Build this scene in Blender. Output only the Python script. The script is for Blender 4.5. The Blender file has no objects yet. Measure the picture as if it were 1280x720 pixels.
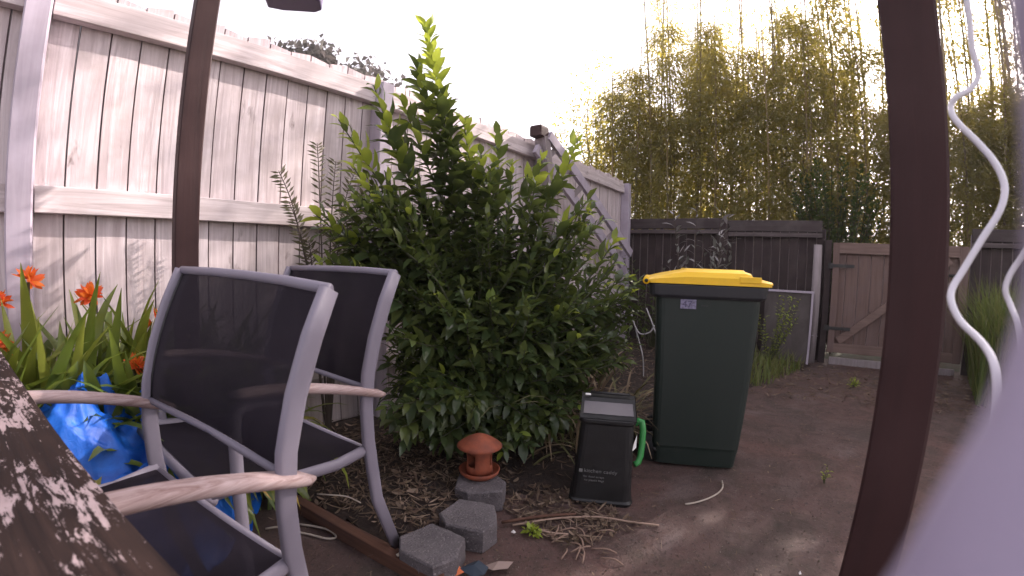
import bpy, math, random
from mathutils import Vector, Matrix, noise, Quaternion
random.seed(11)
R = random.uniform
C = bpy.context.scene.collection
sc = bpy.context.scene

# ------------------------------------------------------------------ camera (wide phone lens with barrel curvature)
cd = bpy.data.cameras.new('camera'); cam = bpy.data.objects.new('camera', cd); C.objects.link(cam); sc.camera = cam
cd.type = 'PANO'; cd.clip_end = 2000; cd.clip_start = 0.005
cd.sensor_width = 36; cd.sensor_fit = 'HORIZONTAL'
_f = 0.552449 * 1000 * 36 / 1280; _k = -0.086986
cc = cd.cycles if hasattr(cd, 'cycles') and hasattr(cd.cycles, 'panorama_type') else cd
cc.panorama_type = 'FISHEYE_LENS_POLYNOMIAL'
cc.fisheye_fov = math.radians(180)
cc.fisheye_polynomial_k0 = 0.0
cc.fisheye_polynomial_k1 = -1.0 / _f
cc.fisheye_polynomial_k2 = 0.0
cc.fisheye_polynomial_k3 = -_k / _f ** 3
cc.fisheye_polynomial_k4 = 0.0
right = Vector((0.807450, 0.589356, 0.026146)); up = Vector((-0.056760, 0.033497, 0.997826)); fwd = Vector((-0.587199, 0.807179, -0.060499))
M = Matrix((right, up, -fwd)).transposed().to_4x4(); M.translation = Vector((0, 0, 1.0))
cam.matrix_world = M
cd.dof.use_dof = True; cd.dof.focus_distance = 2.4; cd.dof.aperture_fstop = 19.0

# ------------------------------------------------------------------ world and sun
SUN = Vector((0.30, 0.81, 0.53)).normalized()
w = bpy.data.worlds.new('World'); sc.world = w; w.use_nodes = True
nt = w.node_tree; bg = nt.nodes['Background']
sky = nt.nodes.new('ShaderNodeTexSky'); sky.sky_type = 'NISHITA'; sky.sun_disc = False
sky.sun_elevation = math.asin(SUN.z); sky.sun_rotation = math.atan2(SUN.x, SUN.y)
sky.dust_density = 3.0; sky.air_density = 1.0; sky.ozone_density = 0.6
hs = nt.nodes.new('ShaderNodeHueSaturation'); hs.inputs['Saturation'].default_value = 0.22
tint = nt.nodes.new('ShaderNodeMix'); tint.data_type = 'RGBA'; tint.blend_type = 'MULTIPLY'
tint.inputs[0].default_value = 1.0; tint.inputs[7].default_value = (1.0, 0.91, 0.95, 1)
nt.links.new(sky.outputs[0], hs.inputs['Color']); nt.links.new(hs.outputs[0], tint.inputs[6])
nt.links.new(tint.outputs[2], bg.inputs[0]); bg.inputs[1].default_value = 0.15
sl = bpy.data.lights.new('sun', 'SUN'); sl.energy = 5.0; sl.angle = math.radians(0.6); sl.color = (1.0, 0.87, 0.80)
so = bpy.data.objects.new('sun', sl); C.objects.link(so); so.rotation_euler = (-SUN).to_track_quat('-Z', 'Y').to_euler()
sc.view_settings.view_transform = 'Standard'; sc.view_settings.look = 'None'
sc.view_settings.exposure = 1.68; sc.view_settings.gamma = 1.0
sc.cycles.max_bounces = 6; sc.cycles.transparent_max_bounces = 12

import bmesh
# ------------------------------------------------------------------ materials
def mat(name, base=(.5, .5, .5), rough=.6, metal=0, spec=.5):
    m = bpy.data.materials.new(name); m.use_nodes = True
    b = m.node_tree.nodes['Principled BSDF']
    b.inputs['Base Color'].default_value = (*base, 1); b.inputs['Roughness'].default_value = rough
    b.inputs['Metallic'].default_value = metal; b.inputs['Specular IOR Level'].default_value = spec
    return m
class N:
    """small node helper"""
    def __init__(s, m): s.t = m.node_tree; s.b = s.t.nodes.get('Principled BSDF')
    def n(s, kind, **kw):
        o = s.t.nodes.new('ShaderNode' + kind)
        for k, v in kw.items():
            if k.startswith('i_'):
                key = k[2:]; key = int(key) if key.isdigit() else key.replace('_', ' ')
                o.inputs[key].default_value = v
            else: setattr(o, k, v)
        return o
    def l(s, a, b): s.t.links.new(a, b)
    def coord(s, scale=(1, 1, 1), rnd=True, kind='Object', rot=(0, 0, 0)):
        c = s.n('TexCoord'); m = s.n('Mapping'); m.inputs['Scale'].default_value = scale; m.inputs['Rotation'].default_value = rot
        if rnd:
            oi = s.n('ObjectInfo'); mu = s.n('Math', operation='MULTIPLY', i_1=37.0); s.l(oi.outputs['Random'], mu.inputs[0])
            va = s.n('VectorMath', operation='ADD'); s.l(c.outputs[kind], va.inputs[0]); s.l(mu.outputs[0], va.inputs[1]); s.l(va.outputs[0], m.inputs['Vector'])
        else: s.l(c.outputs[kind], m.inputs['Vector'])
        return m.outputs[0]
    def noise(s, vec, scale=5, detail=6, rough=.6, dist=0):
        o = s.n('TexNoise', i_Scale=scale, i_Detail=detail, i_Roughness=rough, i_Distortion=dist); s.l(vec, o.inputs['Vector']); return o.outputs['Fac']
    def ramp(s, fac, stops, interp='LINEAR'):
        o = s.n('ValToRGB'); r = o.color_ramp; r.interpolation = interp
        while len(r.elements) < len(stops): r.elements.new(.5)
        for e, (p, c) in zip(r.elements, stops):
            e.position = p; e.color = (*c, 1) if len(c) == 3 else c
        s.l(fac, o.inputs[0]); return o.outputs[0]
    def mix(s, fac, a, b, blend='MIX'):
        o = s.n('Mix', data_type='RGBA', blend_type=blend)
        for i, v in ((0, fac), (6, a), (7, b)):
            if isinstance(v, (int, float)): o.inputs[i].default_value = v
            elif isinstance(v, tuple): o.inputs[i].default_value = (*v, 1)
            else: s.l(v, o.inputs[i])
        return o.outputs[2]
    def bump(s, h, strength=.3, dist=.01):
        o = s.n('Bump', i_Strength=strength, i_Distance=dist); s.l(h, o.inputs['Height']); s.l(o.outputs[0], s.b.inputs['Normal'])
    def base(s, c): s.l(c, s.b.inputs['Base Color'])
    def rough(s, c): s.l(c, s.b.inputs['Roughness'])
g = lambda v: (v, v, v)

def wood(name, c1, c2, dark, axis='z', rough=.8, grain=22, knots=.0, bump=.3, blot=None):
    """sawn timber: stretched grain, optional knots, blotches"""
    m = mat(name, c1, rough, spec=.3); n = N(m)
    sc_ = {'z': (grain, grain, grain * .045), 'y': (grain, grain * .045, grain), 'x': (grain * .045, grain, grain)}[axis]
    v = n.coord(sc_); f = n.noise(v, 1.0, 8, .68, 1.4)
    v2 = n.coord((5, 5, 5)); f2 = n.noise(v2, 1.0, 4, .6)
    col = n.mix(n.ramp(f, [(.36, g(0)), (.62, g(1))]), c2, c1)
    col = n.mix(n.ramp(f2, [(.45, g(0)), (.72, g(.8))]), col, blot or c2)
    if knots:
        kw_ = n.coord({'z': (9, 9, 3.6), 'y': (9, 3.6, 9), 'x': (3.6, 9, 9)}[axis]); wn = n.n('TexNoise', i_Scale=2.2, i_Detail=3.0); n.l(kw_, wn.inputs['Vector']); wa = n.n('VectorMath', operation='MULTIPLY_ADD'); wa.inputs[1].default_value = (.9, .9, .9); n.l(wn.outputs['Color'], wa.inputs[0]); n.l(kw_, wa.inputs[2]); kv = wa.outputs[0]
        vo = n.n('TexVoronoi', i_Scale=1.0, i_Randomness=1.0); n.l(kv, vo.inputs['Vector'])
        ns = n.noise(kv, 3.0, 3, .5); ad = n.n('Math', operation='ADD'); n.l(vo.outputs['Distance'], ad.inputs[0])
        mm = n.n('Math', operation='MULTIPLY', i_1=.35); n.l(ns, mm.inputs[0]); n.l(mm.outputs[0], ad.inputs[1])
        k = n.ramp(ad.outputs[0], [(.20, g(knots)), (.235, g(knots * .4)), (.26, g(knots * .6)), (.36, g(0))])
        col = n.mix(k, col, dark)
    cr = n.ramp(f, [(.22, g(1)), (.33, g(0))]); col = n.mix(cr, col, dark)
    n.base(col); n.bump(f, bump, .004)
    return m
M_WHITE = wood('whitewashed_timber', (.70, .62, .635), (.46, .385, .395), (.16, .12, .115), 'z', .75, 26, .8, .6, (.46, .39, .385))
M_WHITEY = wood('whitewashed_rail', (.69, .615, .625), (.42, .35, .35), (.20, .15, .145), 'y', .75, 24, .7, .35, (.50, .43, .43))
M_POSTW = wood('lilac_painted_post', (.40, .35, .41), (.33, .285, .34), (.22, .17, .2), 'z', .6, 20, 0, .2, (.45, .40, .48))
M_DARK = wood('dark_stained_fence', (.040, .027, .027), (.025, .017, .018), (.010, .008, .008), 'z', .85, 26, .3, .4, (.065, .048, .047))
M_DARKX = wood('dark_stained_board', (.060, .046, .046), (.038, .028, .029), (.014, .011, .011), 'x', .85, 26, .3, .4, (.09, .075, .072))
M_LEDGE = wood('weathered_ledge', (.13, .105, .105), (.06, .046, .046), (.02, .016, .016), 'x', .85, 26, 0, .4)
M_GATE = wood('bare_gate_timber', (.165, .108, .092), (.105, .068, .058), (.035, .022, .019), 'z', .8, 24, .5, .35, (.15, .105, .10))
M_GATEX = wood('bare_gate_rail', (.20, .135, .115), (.135, .09, .076), (.05, .03, .027), 'x', .8, 24, .4, .35)
M_BROWN = wood('brown_painted_post', (.038, .0145, .0145), (.027, .0105, .011), (.011, .005, .006), 'z', .7, 16, 0, .35, (.046, .021, .021))
M_ARM = wood('silvered_hardwood', (.40, .31, .305), (.20, .125, .115), (.075, .042, .038), 'y', .8, 60, 0, .7, (.42, .33, .33))
M_GREYWOOD = wood('grey_weathered_timber', (.30, .26, .27), (.20, .17, .17), (.07, .055, .055), 'z', .85, 22, .3, .4)
M_EDGE = wood('timber_edging', (.115, .055, .036), (.075, .036, .025), (.025, .014, .011), 'x', .85, 28, .3, .45, (.06, .035, .028))
M_ALU = mat('powder_coated_frame', (.195, .178, .222), .5, .0, .35)
n = N(M_ALU); v = n.coord((40, 40, 40)); f = n.noise(v, 1, 3); n.bump(f, .03, .001)
M_BLACKPL = mat('black_plastic', (.008, .008, .009), .45)
n = N(M_BLACKPL); v = n.coord((14, 14, 14)); f = n.noise(v, 1, 5); n.rough(n.ramp(f, [(.3, g(.34)), (.7, g(.6))])); n.bump(n.noise(n.coord((150,) * 3), 1, 2), .08, .002)
M_BIN = mat('dark_green_plastic', (.008, .014, .0135), .5)
n = N(M_BIN); v = n.coord((3, 3, 1.2)); f = n.noise(v, 1, 6, .65)
n.base(n.mix(n.ramp(f, [(.45, g(0)), (.8, g(.6))]), (.0045, .0135, .0100), (.014, .019, .016))); n.bump(n.noise(n.coord((220,) * 3), 1, 2), .12, .002)
n.rough(n.ramp(f, [(.3, g(.42)), (.7, g(.62))]))
M_RIM = mat('dark_grey_plastic', (.020, .021, .026), .45)
M_YEL = mat('yellow_plastic', (.78, .42, .012), .42)
n = N(M_YEL); v = n.coord((6, 6, 6)); f = n.noise(v, 1, 7, .7)
n.base(n.mix(n.ramp(f, [(.5, g(0)), (.8, g(.55))]), (.82, .50, .012), (.50, .31, .03)))
M_GREENPL = mat('green_plastic', (.03, .22, .05), .4)
M_CADLID = mat('grey_sheen_plastic', (.12, .11, .125), .38)  # lilac-grey sheen of the caddy lid top put into this colour
M_TEXT = mat('white_print', (.15, .15, .15), .6)
M_STICK = mat('lilac_sticker', (.20, .18, .29), .6)
n = N(M_STICK); v = n.coord((90, 90, 90)); n.base(n.mix(n.ramp(n.noise(v, 1, 3), [(.4, g(0)), (.65, g(1))]), (.22, .20, .31), (.11, .10, .15)))
M_INK = mat('dark_ink', (.06, .05, .11), .6)
M_WHITEPL = mat('white_plastic', (.62, .60, .66), .35)
M_LABEL = mat('white_label', (.75, .75, .74), .5)
M_NEAR = mat('lilac_white_plastic', (.31, .265, .37), .6)
M_CONC = mat('grey_concrete', (.16, .15, .165), .9)
n = N(M_CONC); v = n.coord((9, 9, 9)); f = n.noise(v, 1, 8, .7); f2 = n.noise(n.coord((120,) * 3), 1, 3)
n.base(n.mix(n.ramp(f, [(.35, g(0)), (.7, g(1))]), (.085, .074, .080), (.150, .132, .140))); cb_ = n.b.inputs['Base Color'].links[0].from_socket; n.base(n.mix(n.ramp(n.noise(n.coord((170,) * 3), 1, 3), [(.30, g(.8)), (.42, g(0))]), n.mix(n.ramp(n.noise(n.coord((140,) * 3), 1, 2), [(.60, g(0)), (.70, g(.8))]), cb_, (.26, .24, .24)), (.03, .026, .028))); n.bump(f2, 1.0, .008)
M_TERRA = mat('terracotta', (.36, .085, .035), .75)
n = N(M_TERRA); v = n.coord((16, 16, 16)); f = n.noise(v, 1, 7, .7)
n.base(n.mix(n.ramp(f, [(.4, g(0)), (.75, g(1))]), (.25, .060, .026), (.12, .034, .022))); n.bump(f, .3, .003)
M_TARP = mat('blue_tarpaulin', (.006, .13, .62), .5)
n = N(M_TARP); v = n.coord((7, 7, 7)); f = n.noise(v, 1, 6, .65, 1.2)
n.base(n.mix(n.ramp(f, [(.4, g(0)), (.7, g(1))]), (.004, .085, .46), (.010, .17, .72)))
tr = n.n('BsdfTranslucent'); tr.inputs[0].default_value = (.01, .16, .75, 1); ms = n.n('MixShader', i_0=.12)
n.l(n.b.outputs[0], ms.inputs[1]); n.l(tr.outputs[0], ms.inputs[2]); n.l(ms.outputs[0], n.t.nodes['Material Output'].inputs[0])
n.bump(n.noise(n.coord((38,) * 3), 1, 4, .7, 2), .4, .006)
M_WIRE = mat('galvanised_wire', (.42, .41, .42), .45, .6)
M_TWINE = mat('pale_plastic_strip', (.36, .31, .26), .7)
M_DRYSTEM = mat('curled_dry_stem', (.22, .145, .11), .85)
M_STICKW = mat('dry_cane', (.30, .21, .16), .85)

# textilene mesh: woven threads with open holes, seen slightly through
M_MESH = mat('woven_sling', (.040, .032, .044), .75, spec=.15)
n = N(M_MESH); v = n.coord((1, 1, 1), False)
wv = n.noise(n.coord((260, 260, 260)), 1, 2, .6); big = n.noise(n.coord((6, 6, 6)), 1, 4)
n.base(n.mix(n.ramp(big, [(.35, g(0)), (.75, g(1))]), (.010, .0075, .013), (.018, .0135, .020))); n.bump(wv, .35, .002)
tp = n.n('BsdfTransparent'); ms = n.n('MixShader', i_0=.045)
n.l(n.b.outputs[0], ms.inputs[1]); n.l(tp.outputs[0], ms.inputs[2]); n.l(ms.outputs[0], n.t.nodes['Material Output'].inputs[0])

# table: dark bare wood with flaking pale paint
M_TABLE = mat('flaking_table_paint', (.03, .02, .018), .8, spec=.15); n = N(M_TABLE)
v = n.coord((9, 66, 66), rot=(0, 0, 0)); f = n.noise(v, 1.0, 9, .74, .8)
v2 = n.coord((30, 90, 90)); f2 = n.noise(v2, 1, 7, .75, .4); v3 = n.coord((4.5, 7, 7)); f3 = n.noise(v3, 1, 3)
gr = n.noise(n.coord((4, 90, 90)), 1, 6, .7)
woodc = n.mix(n.ramp(gr, [(.35, g(0)), (.7, g(1))]), (.012, .007, .0065), (.042, .025, .021))
ad = n.n('Math', operation='ADD'); n.l(f, ad.inputs[0])
m2 = n.n('Math', operation='MULTIPLY', i_1=.65); n.l(f2, m2.inputs[0]); n.l(m2.outputs[0], ad.inputs[1])
ad2 = n.n('Math', operation='MULTIPLY_ADD', i_1=.60); n.l(f3, ad2.inputs[0]); n.l(ad.outputs[0], ad2.inputs[2])
hv = n.n('Math', operation='MULTIPLY', i_1=.5); n.l(ad2.outputs[0], hv.inputs[0]); pk = n.ramp(hv.outputs[0], [(.598, g(0)), (.611, g(1))])
pc = n.mix(n.noise(n.coord((30,) * 3), 1, 4), (.26, .19, .19), (.48, .385, .39))
n.base(n.mix(pk, woodc, pc)); n.bump(n.mix(.5, pk, gr), .55, .004)
n.rough(n.ramp(gr, [(.3, g(.6)), (.7, g(.95))]))

# ground materials (world-sized through object coordinates, no per-object shift)
M_YARD = mat('stained_red_brown_paving', (.06, .04, .04), .9); n = N(M_YARD)
v = n.coord((1, 1, 1), False); a = n.noise(v, .9, 6, .62, .5); b_ = n.noise(v, 4.5, 8, .7, .6); c_ = n.noise(v, 38, 6, .75)
col = n.mix(n.ramp(a, [(.38, g(0)), (.62, g(1))]), (.112, .053, .044), (.070, .045, .041))
col = n.mix(n.ramp(b_, [(.46, g(0)), (.68, g(.85))]), col, (.046, .035, .027))
col = n.mix(n.ramp(n.noise(v, 2.1, 7, .72, .8), [(.54, g(0)), (.66, g(.8))]), col, (.140, .098, .092))
col = n.mix(n.ramp(c_, [(.62, g(0)), (.72, g(.75))]), col, (.20, .165, .14))
col = n.mix(n.ramp(n.noise(v, 60, 4, .7), [(.34, g(.85)), (.42, g(0))]), col, (.020, .015, .014)); col = n.mix(n.ramp(n.noise(v, 110, 3, .7), [(.62, g(0)), (.70, g(.6))]), col, (.17, .14, .125))
n.base(col); n.bump(n.mix(.35, c_, n.noise(v, 90, 5, .8)), .9, .014); n.rough(n.ramp(b_, [(.35, g(.62)), (.7, g(.95))]))
M_SOIL = mat('bark_mulch_soil', (.03, .02, .018), .95); n = N(M_SOIL)
v = n.coord((1, 1, 1), False); a = n.noise(v, 26, 8, .75, 1.5); b_ = n.noise(v, 5, 5, .6)
col = n.mix(n.ramp(a, [(.38, g(0)), (.66, g(1))]), (.016, .011, .010), (.062, .038, .030)); col = n.mix(n.ramp(b_, [(.45, g(0)), (.7, g(.6))]), col, (.035, .024, .018))
n.base(col); n.bump(a, 1.0, .02)
M_DIRT = mat('rough_grass_ground', (.04, .045, .02), .95); n = N(M_DIRT)
v = n.coord((1, 1, 1), False); a = n.noise(v, 3, 8, .7); n.base(n.mix(n.ramp(a, [(.4, g(0)), (.65, g(1))]), (.035, .045, .016), (.07, .05, .03)))
M_FIBRE = mat('cement_sheet', (.12, .105, .105), .85); n = N(M_FIBRE)
v = n.coord((4, 4, 2)); a = n.noise(v, 1, 7, .7, .6); n.base(n.mix(n.ramp(a, [(.35, g(0)), (.7, g(1))]), (.06, .048, .046), (.125, .108, .105))); n.bump(a, .2, .005)

def leafmat(name, cols, trans=.35, rough=.4, tcol=None, spec=.5, coat=0):
    m = mat(name, cols[0], rough, spec=spec); n = N(m)
    ge = n.n('NewGeometry'); oi = n.n('ObjectInfo'); ad = n.n('Math', operation='ADD'); n.l(ge.outputs['Random Per Island'], ad.inputs[0]); n.l(oi.outputs['Random'], ad.inputs[1])
    fr = n.n('Math', operation='FRACT'); n.l(ad.outputs[0], fr.inputs[0])
    k = len(cols); col = n.ramp(fr.outputs[0], [(i / k, c) for i, c in enumerate(cols)])
    mott = n.noise(n.coord((30,) * 3), 1, 4); col2 = n.mix(n.ramp(mott, [(.35, g(0)), (.75, g(.3))]), col, (.10, .10, .03))
    n.base(col2)
    t = n.n('BsdfTranslucent'); tm = n.mix(.85, col2, tcol or (.22, .30, .04)); n.l(tm, t.inputs[0])
    ms = n.n('MixShader', i_0=trans); n.l(n.b.outputs[0], ms.inputs[1]); n.l(t.outputs[0], ms.inputs[2])
    n.l(ms.outputs[0], n.t.nodes['Material Output'].inputs[0]); return m
M_LEAF = leafmat('glossy_citrus_leaf', [(.030, .052, .023), (.044, .072, .029), (.062, .095, .036), (.038, .066, .031), (.095, .125, .038)], .30, .27, (.20, .26, .05))
M_LEAFY = leafmat('young_yellow_green_leaf', [(.16, .24, .03), (.22, .30, .04), (.12, .19, .03)], .45, .4, (.55, .62, .08))
M_STRAP = leafmat('strap_leaf', [(.07, .115, .022), (.10, .16, .028), (.17, .22, .035), (.055, .09, .022), (.24, .27, .045)], .33, .36, (.30, .38, .05))
M_STRAPD = leafmat('strap_leaf_yellowed', [(.42, .30, .03), (.50, .28, .04), (.36, .33, .06)], .3, .45, (.6, .4, .05))
M_PETAL = leafmat('orange_petal', [(.80, .13, .02), (.85, .22, .025), (.72, .07, .02)], .4, .5, (.95, .25, .03))
M_BAMB = leafmat('bamboo_leaf', [(.12, .120, .038), (.155, .152, .044), (.09, .100, .032), (.21, .18, .048), (.13, .125, .040)], .5, .55, (.55, .46, .07))
M_BUSH = leafmat('hedge_leaf', [(.035, .070, .015), (.06, .10, .022), (.045, .08, .02)], .35, .5, (.18, .24, .04))
M_FARLEAF = leafmat('distant_leaf', [(.05, .05, .045), (.07, .065, .06)], .25, .7, (.12, .10, .10))
M_GREYLEAF = leafmat('grey_leaf', [(.36, .345, .35), (.46, .43, .44), (.20, .21, .19)], .2, .5, (.15, .14, .12))
M_FERN = leafmat('thin_brown_green_leaflet', [(.07, .06, .045), (.10, .085, .05), (.055, .06, .035)], .3, .55, (.2, .17, .08))
M_GRASS = leafmat('grass_blade', [(.06, .10, .022), (.09, .15, .028), (.15, .19, .045), (.18, .17, .06)], .35, .55, (.25, .30, .06))
M_DRY = leafmat('dry_litter', [(.10, .062, .043), (.17, .108, .075), (.065, .042, .032), (.28, .20, .15), (.085, .048, .035)], .1, .8, (.2, .13, .08))
M_STRAW = leafmat('straw_blade', [(.26, .18, .12), (.17, .115, .075), (.34, .25, .16), (.13, .13, .05)], .15, .7, (.2, .13, .08))
M_SPROUT = leafmat('bright_sprout', [(.22, .30, .03), (.26, .34, .04)], .4, .5, (.5, .55, .06))
M_GRIT = leafmat('loose_grit', [(.05, .036, .03), (.13, .10, .09), (.08, .055, .048), (.20, .17, .155), (.035, .027, .024)], .02, .9, (.1, .08, .07))
M_CULM = mat('bamboo_culm', (.20, .15, .065), .5); n = N(M_CULM)
v = n.coord((3, 3, 1)); a = n.noise(v, 1, 4); n.base(n.mix(n.ramp(a, [(.35, g(0)), (.7, g(1))]), (.13, .11, .045), (.30, .20, .09)))
M_BARK = mat('grey_brown_bark', (.05, .035, .028), .9); n = N(M_BARK)
v = n.coord((60, 60, 14)); a = n.noise(v, 1, 5); n.base(n.mix(a, (.03, .022, .018), (.10, .075, .06))); n.bump(a, .6, .004)
M_STEM = mat('green_brown_stem', (.05, .055, .022), .7)

# ------------------------------------------------------------------ mesh helpers
class MB:
    def __init__(s): s.v = []; s.f = []; s.sm = []
    def add(s, vs, fs, smooth=False):
        o = len(s.v); s.v += [tuple(p) for p in vs]; s.f += [tuple(i + o for i in f) for f in fs]; s.sm += [smooth] * len(fs); return s
    def box(s, c, d, rot=None, taper=1.0, bev=0.0):
        """box centre c, full size d; optional Matrix rotation; bev chamfers the four long (z) edges"""
        x, y, z = d[0] / 2, d[1] / 2, d[2] / 2; c = Vector(c)
        if bev:
            ring = [(-x + bev, -y), (x - bev, -y), (x, -y + bev), (x, y - bev), (x - bev, y), (-x + bev, y), (-x, y - bev), (-x, -y + bev)]
        else: ring = [(-x, -y), (x, -y), (x, y), (-x, y)]
        k = len(ring); vs = [Vector((a, b, -z)) for a, b in ring] + [Vector((a * taper, b * taper, z)) for a, b in ring]
        if rot: vs = [rot @ p for p in vs]
        s.add([p + c for p in vs], [tuple(range(k))[::-1], tuple(range(k, 2 * k))] + [(i, (i + 1) % k, k + (i + 1) % k, k + i) for i in range(k)]); return s
    def tube(s, path, r, seg=8, ref=None, ry=None, cap=True, smooth=True, sq=1.0):
        """swept ellipse: r along the ref-perpendicular axis, ry along ref"""
        P = [Vector(p) for p in path]; nP = len(P); rs = r if isinstance(r, (list, tuple)) else [r] * nP
        rys = rs if ry is None else (ry if isinstance(ry, (list, tuple)) else [ry] * nP)
        vs = []; prev = None
        for i, p in enumerate(P):
            t = (P[min(i + 1, nP - 1)] - P[max(i - 1, 0)]).normalized()
            if ref is not None: a = Vector(ref)
            elif prev is not None: a = prev
            else: a = Vector((0, 0, 1)) if abs(t.z) < .9 else Vector((1, 0, 0))
            b = (a - t * a.dot(t)).normalized(); prev = b; cc_ = t.cross(b)
            for k in range(seg):
                th = 2 * math.pi * k / seg
                c1, s1 = math.cos(th), math.sin(th); vs.append(p + cc_ * (math.copysign(abs(c1) ** sq, c1) * rs[i]) + b * (math.copysign(abs(s1) ** sq, s1) * rys[i]))
        fs = [(i * seg + k, i * seg + (k + 1) % seg, (i + 1) * seg + (k + 1) % seg, (i + 1) * seg + k) for i in range(nP - 1) for k in range(seg)]
        if cap: fs += [tuple(range(seg))[::-1], tuple(range((nP - 1) * seg, nP * seg))]
        s.add(vs, fs, smooth); return s
    def lathe(s, prof, seg=28, c=(0, 0, 0), smooth=True):
        c = Vector(c); vs = [c + Vector((r * math.cos(2 * math.pi * k / seg), r * math.sin(2 * math.pi * k / seg), z)) for r, z in prof for k in range(seg)]
        fs = [(i * seg + k, i * seg + (k + 1) % seg, (i + 1) * seg + (k + 1) % seg, (i + 1) * seg + k) for i in range(len(prof) - 1) for k in range(seg)]
        s.add(vs, fs, smooth); return s
    def grid(s, fn, nu, nv, smooth=True, th=0.0):
        vs = [Vector(fn(i / nu, j / nv)) for i in range(nu + 1) for j in range(nv + 1)]
        fs = [(i * (nv + 1) + j, (i + 1) * (nv + 1) + j, (i + 1) * (nv + 1) + j + 1, i * (nv + 1) + j + 1) for i in range(nu) for j in range(nv)]
        s.add(vs, fs, smooth); return s
    def prism(s, poly, z0, z1, inset=0.0, dz=0.0):
        k = len(poly); cx = sum(p[0] for p in poly) / k; cy = sum(p[1] for p in poly) / k
        rows = [(poly, z0), (poly, z1 - dz)]
        if inset: rows.append(([(p[0] + (cx - p[0]) * inset, p[1] + (cy - p[1]) * inset) for p in poly], z1))
        vs = [(x, y, z) for pl, z in rows for x, y in pl]; nr = len(rows)
        fs = [tuple(range(k))[::-1], tuple(range((nr - 1) * k, nr * k))] + [(r_ * k + i, r_ * k + (i + 1) % k, (r_ + 1) * k + (i + 1) % k, (r_ + 1) * k + i) for r_ in range(nr - 1) for i in range(k)]
        s.add(vs, fs); return s
    def mesh(s, name, m):
        me = bpy.data.meshes.new(name); me.from_pydata(s.v, [], s.f); me.polygons.foreach_set('use_smooth', s.sm)
        me.materials.append(m); me.update(); return me
    def obj(s, name, m, parent=None, bevel=0, **tags): return link(name, s.mesh(name, m), parent, bevel, **tags)
def link(name, me, parent=None, bevel=0, **tags):
    o = bpy.data.objects.new(name, me); C.objects.link(o)
    if parent: o.parent = parent
    if bevel:
        b = o.modifiers.new('bevel', 'BEVEL'); b.width = bevel; b.segments = 2; b.limit_method = 'ANGLE'; b.angle_limit = math.radians(35)
    for k, v in tags.items(): o[k] = v
    return o
def thing(name, label, cat, loc=(0, 0, 0), rz=0, group=None):
    o = bpy.data.objects.new(name, None); C.objects.link(o); o.location = loc; o.rotation_euler = (0, 0, rz); o.empty_display_size = .1
    o['label'] = label; o['category'] = cat
    if group: o['group'] = group
    return o
def copy_tree(o, parent=None):
    c = o.copy(); C.objects.link(c); c.parent = parent
    for ch in list(o.children): copy_tree(ch, c)
    return c
def leaf_geo(L, W, fold=.25, droop=.25, nseg=4, point=1.0, twist=0):
    """leaf from origin along +y, up +z, with a folded midrib"""
    vs = []; fs = []
    for i in range(nseg + 1):
        t = i / nseg; wd = W / 2 * (math.sin(math.pi * min(1, t * .92 + .05)) ** (.7 * point)) if 0 < i < nseg else W * .03
        y = L * t; z = -droop * L * t * t + .06 * L * math.sin(math.pi * t); tw = twist * t
        vs += [(-wd * math.cos(tw), y, z + fold * wd - wd * math.sin(tw)), (0, y, z), (wd * math.cos(tw), y, z + fold * wd + wd * math.sin(tw))]
    for i in range(nseg):
        a = i * 3; fs += [(a, a + 3, a + 4, a + 1), (a + 1, a + 4, a + 5, a + 2)]
    return vs, fs
def dirmat(d, roll=0, upv=(0, 0, 1)):
    """matrix with +y along d and z as near up as it can be"""
    y = Vector(d).normalized(); z = Vector(upv); z = z - y * z.dot(y)
    z = z.normalized() if z.length > 1e-3 else Vector((1, 0, 0)).cross(y).normalized()
    m = Matrix((y.cross(z), y, z)).transposed(); return m @ Matrix.Rotation(roll, 3, 'Y')
def rv(s=1): return Vector((R(-s, s), R(-s, s), R(-s, s)))

# ================================================================== THE SETTING
MB().grid(lambda u, v: ((u - .5) * 600, (v - .5) * 600, -.012), 2, 2).obj('ground', M_DIRT, kind='structure')
def bump2(x, y, a=1.0): return a * (noise.noise(Vector((x * 1.3, y * 1.3, 0))) * .012 + noise.noise(Vector((x * 7, y * 7, 3))) * .004)
MB().grid(lambda u, v: (-2.30 + u * 5.9, -2.5 + v * 8.25, .000 + bump2(-2.3 + u * 5.9, -2.5 + v * 8.25)), 90, 120).obj('paving', M_YARD, kind='structure')
def inpoly(x, y, P):
    c = False
    for i in range(len(P)):
        x1, y1 = P[i]; x2, y2 = P[i - 1]
        if (y1 > y) != (y2 > y) and x < (x2 - x1) * (y - y1) / (y2 - y1) + x1: c = not c
    return c
BED = [(-2.3, .74), (-1.75, .74), (-.80, .90), (-.93, 1.0), (-1.0, 1.2), (-1.02, 1.42), (-.80, 1.62), (-.70, 1.9), (-.72, 2.4), (-.5, 3.3), (-.25, 4.3), (.16, 5.2), (.16, 5.62), (-2.3, 5.62)]
BED2 = [(-2.3, -2.4), (-1.72, -2.4), (-1.66, .2), (-1.72, .74), (-2.3, .74)]
def edge_d(x, y, P):
    best = 9
    for i in range(len(P)):
        a = Vector((*P[i - 1], 0)); b = Vector((*P[i], 0)); ab = b - a; q = Vector((x, y, 0)); t = max(0, min(1, (q - a).dot(ab) / ab.length_squared))
        best = min(best, (q - a - ab * t).length)
    return best
def bed_h(x, y, P, top): return min(1, edge_d(x, y, P) / .10) * (top + .02 * noise.noise(Vector((x * 3, y * 3, 1)))) + .010 * noise.noise(Vector((x * 17, y * 17, 5))) + .006
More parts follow.
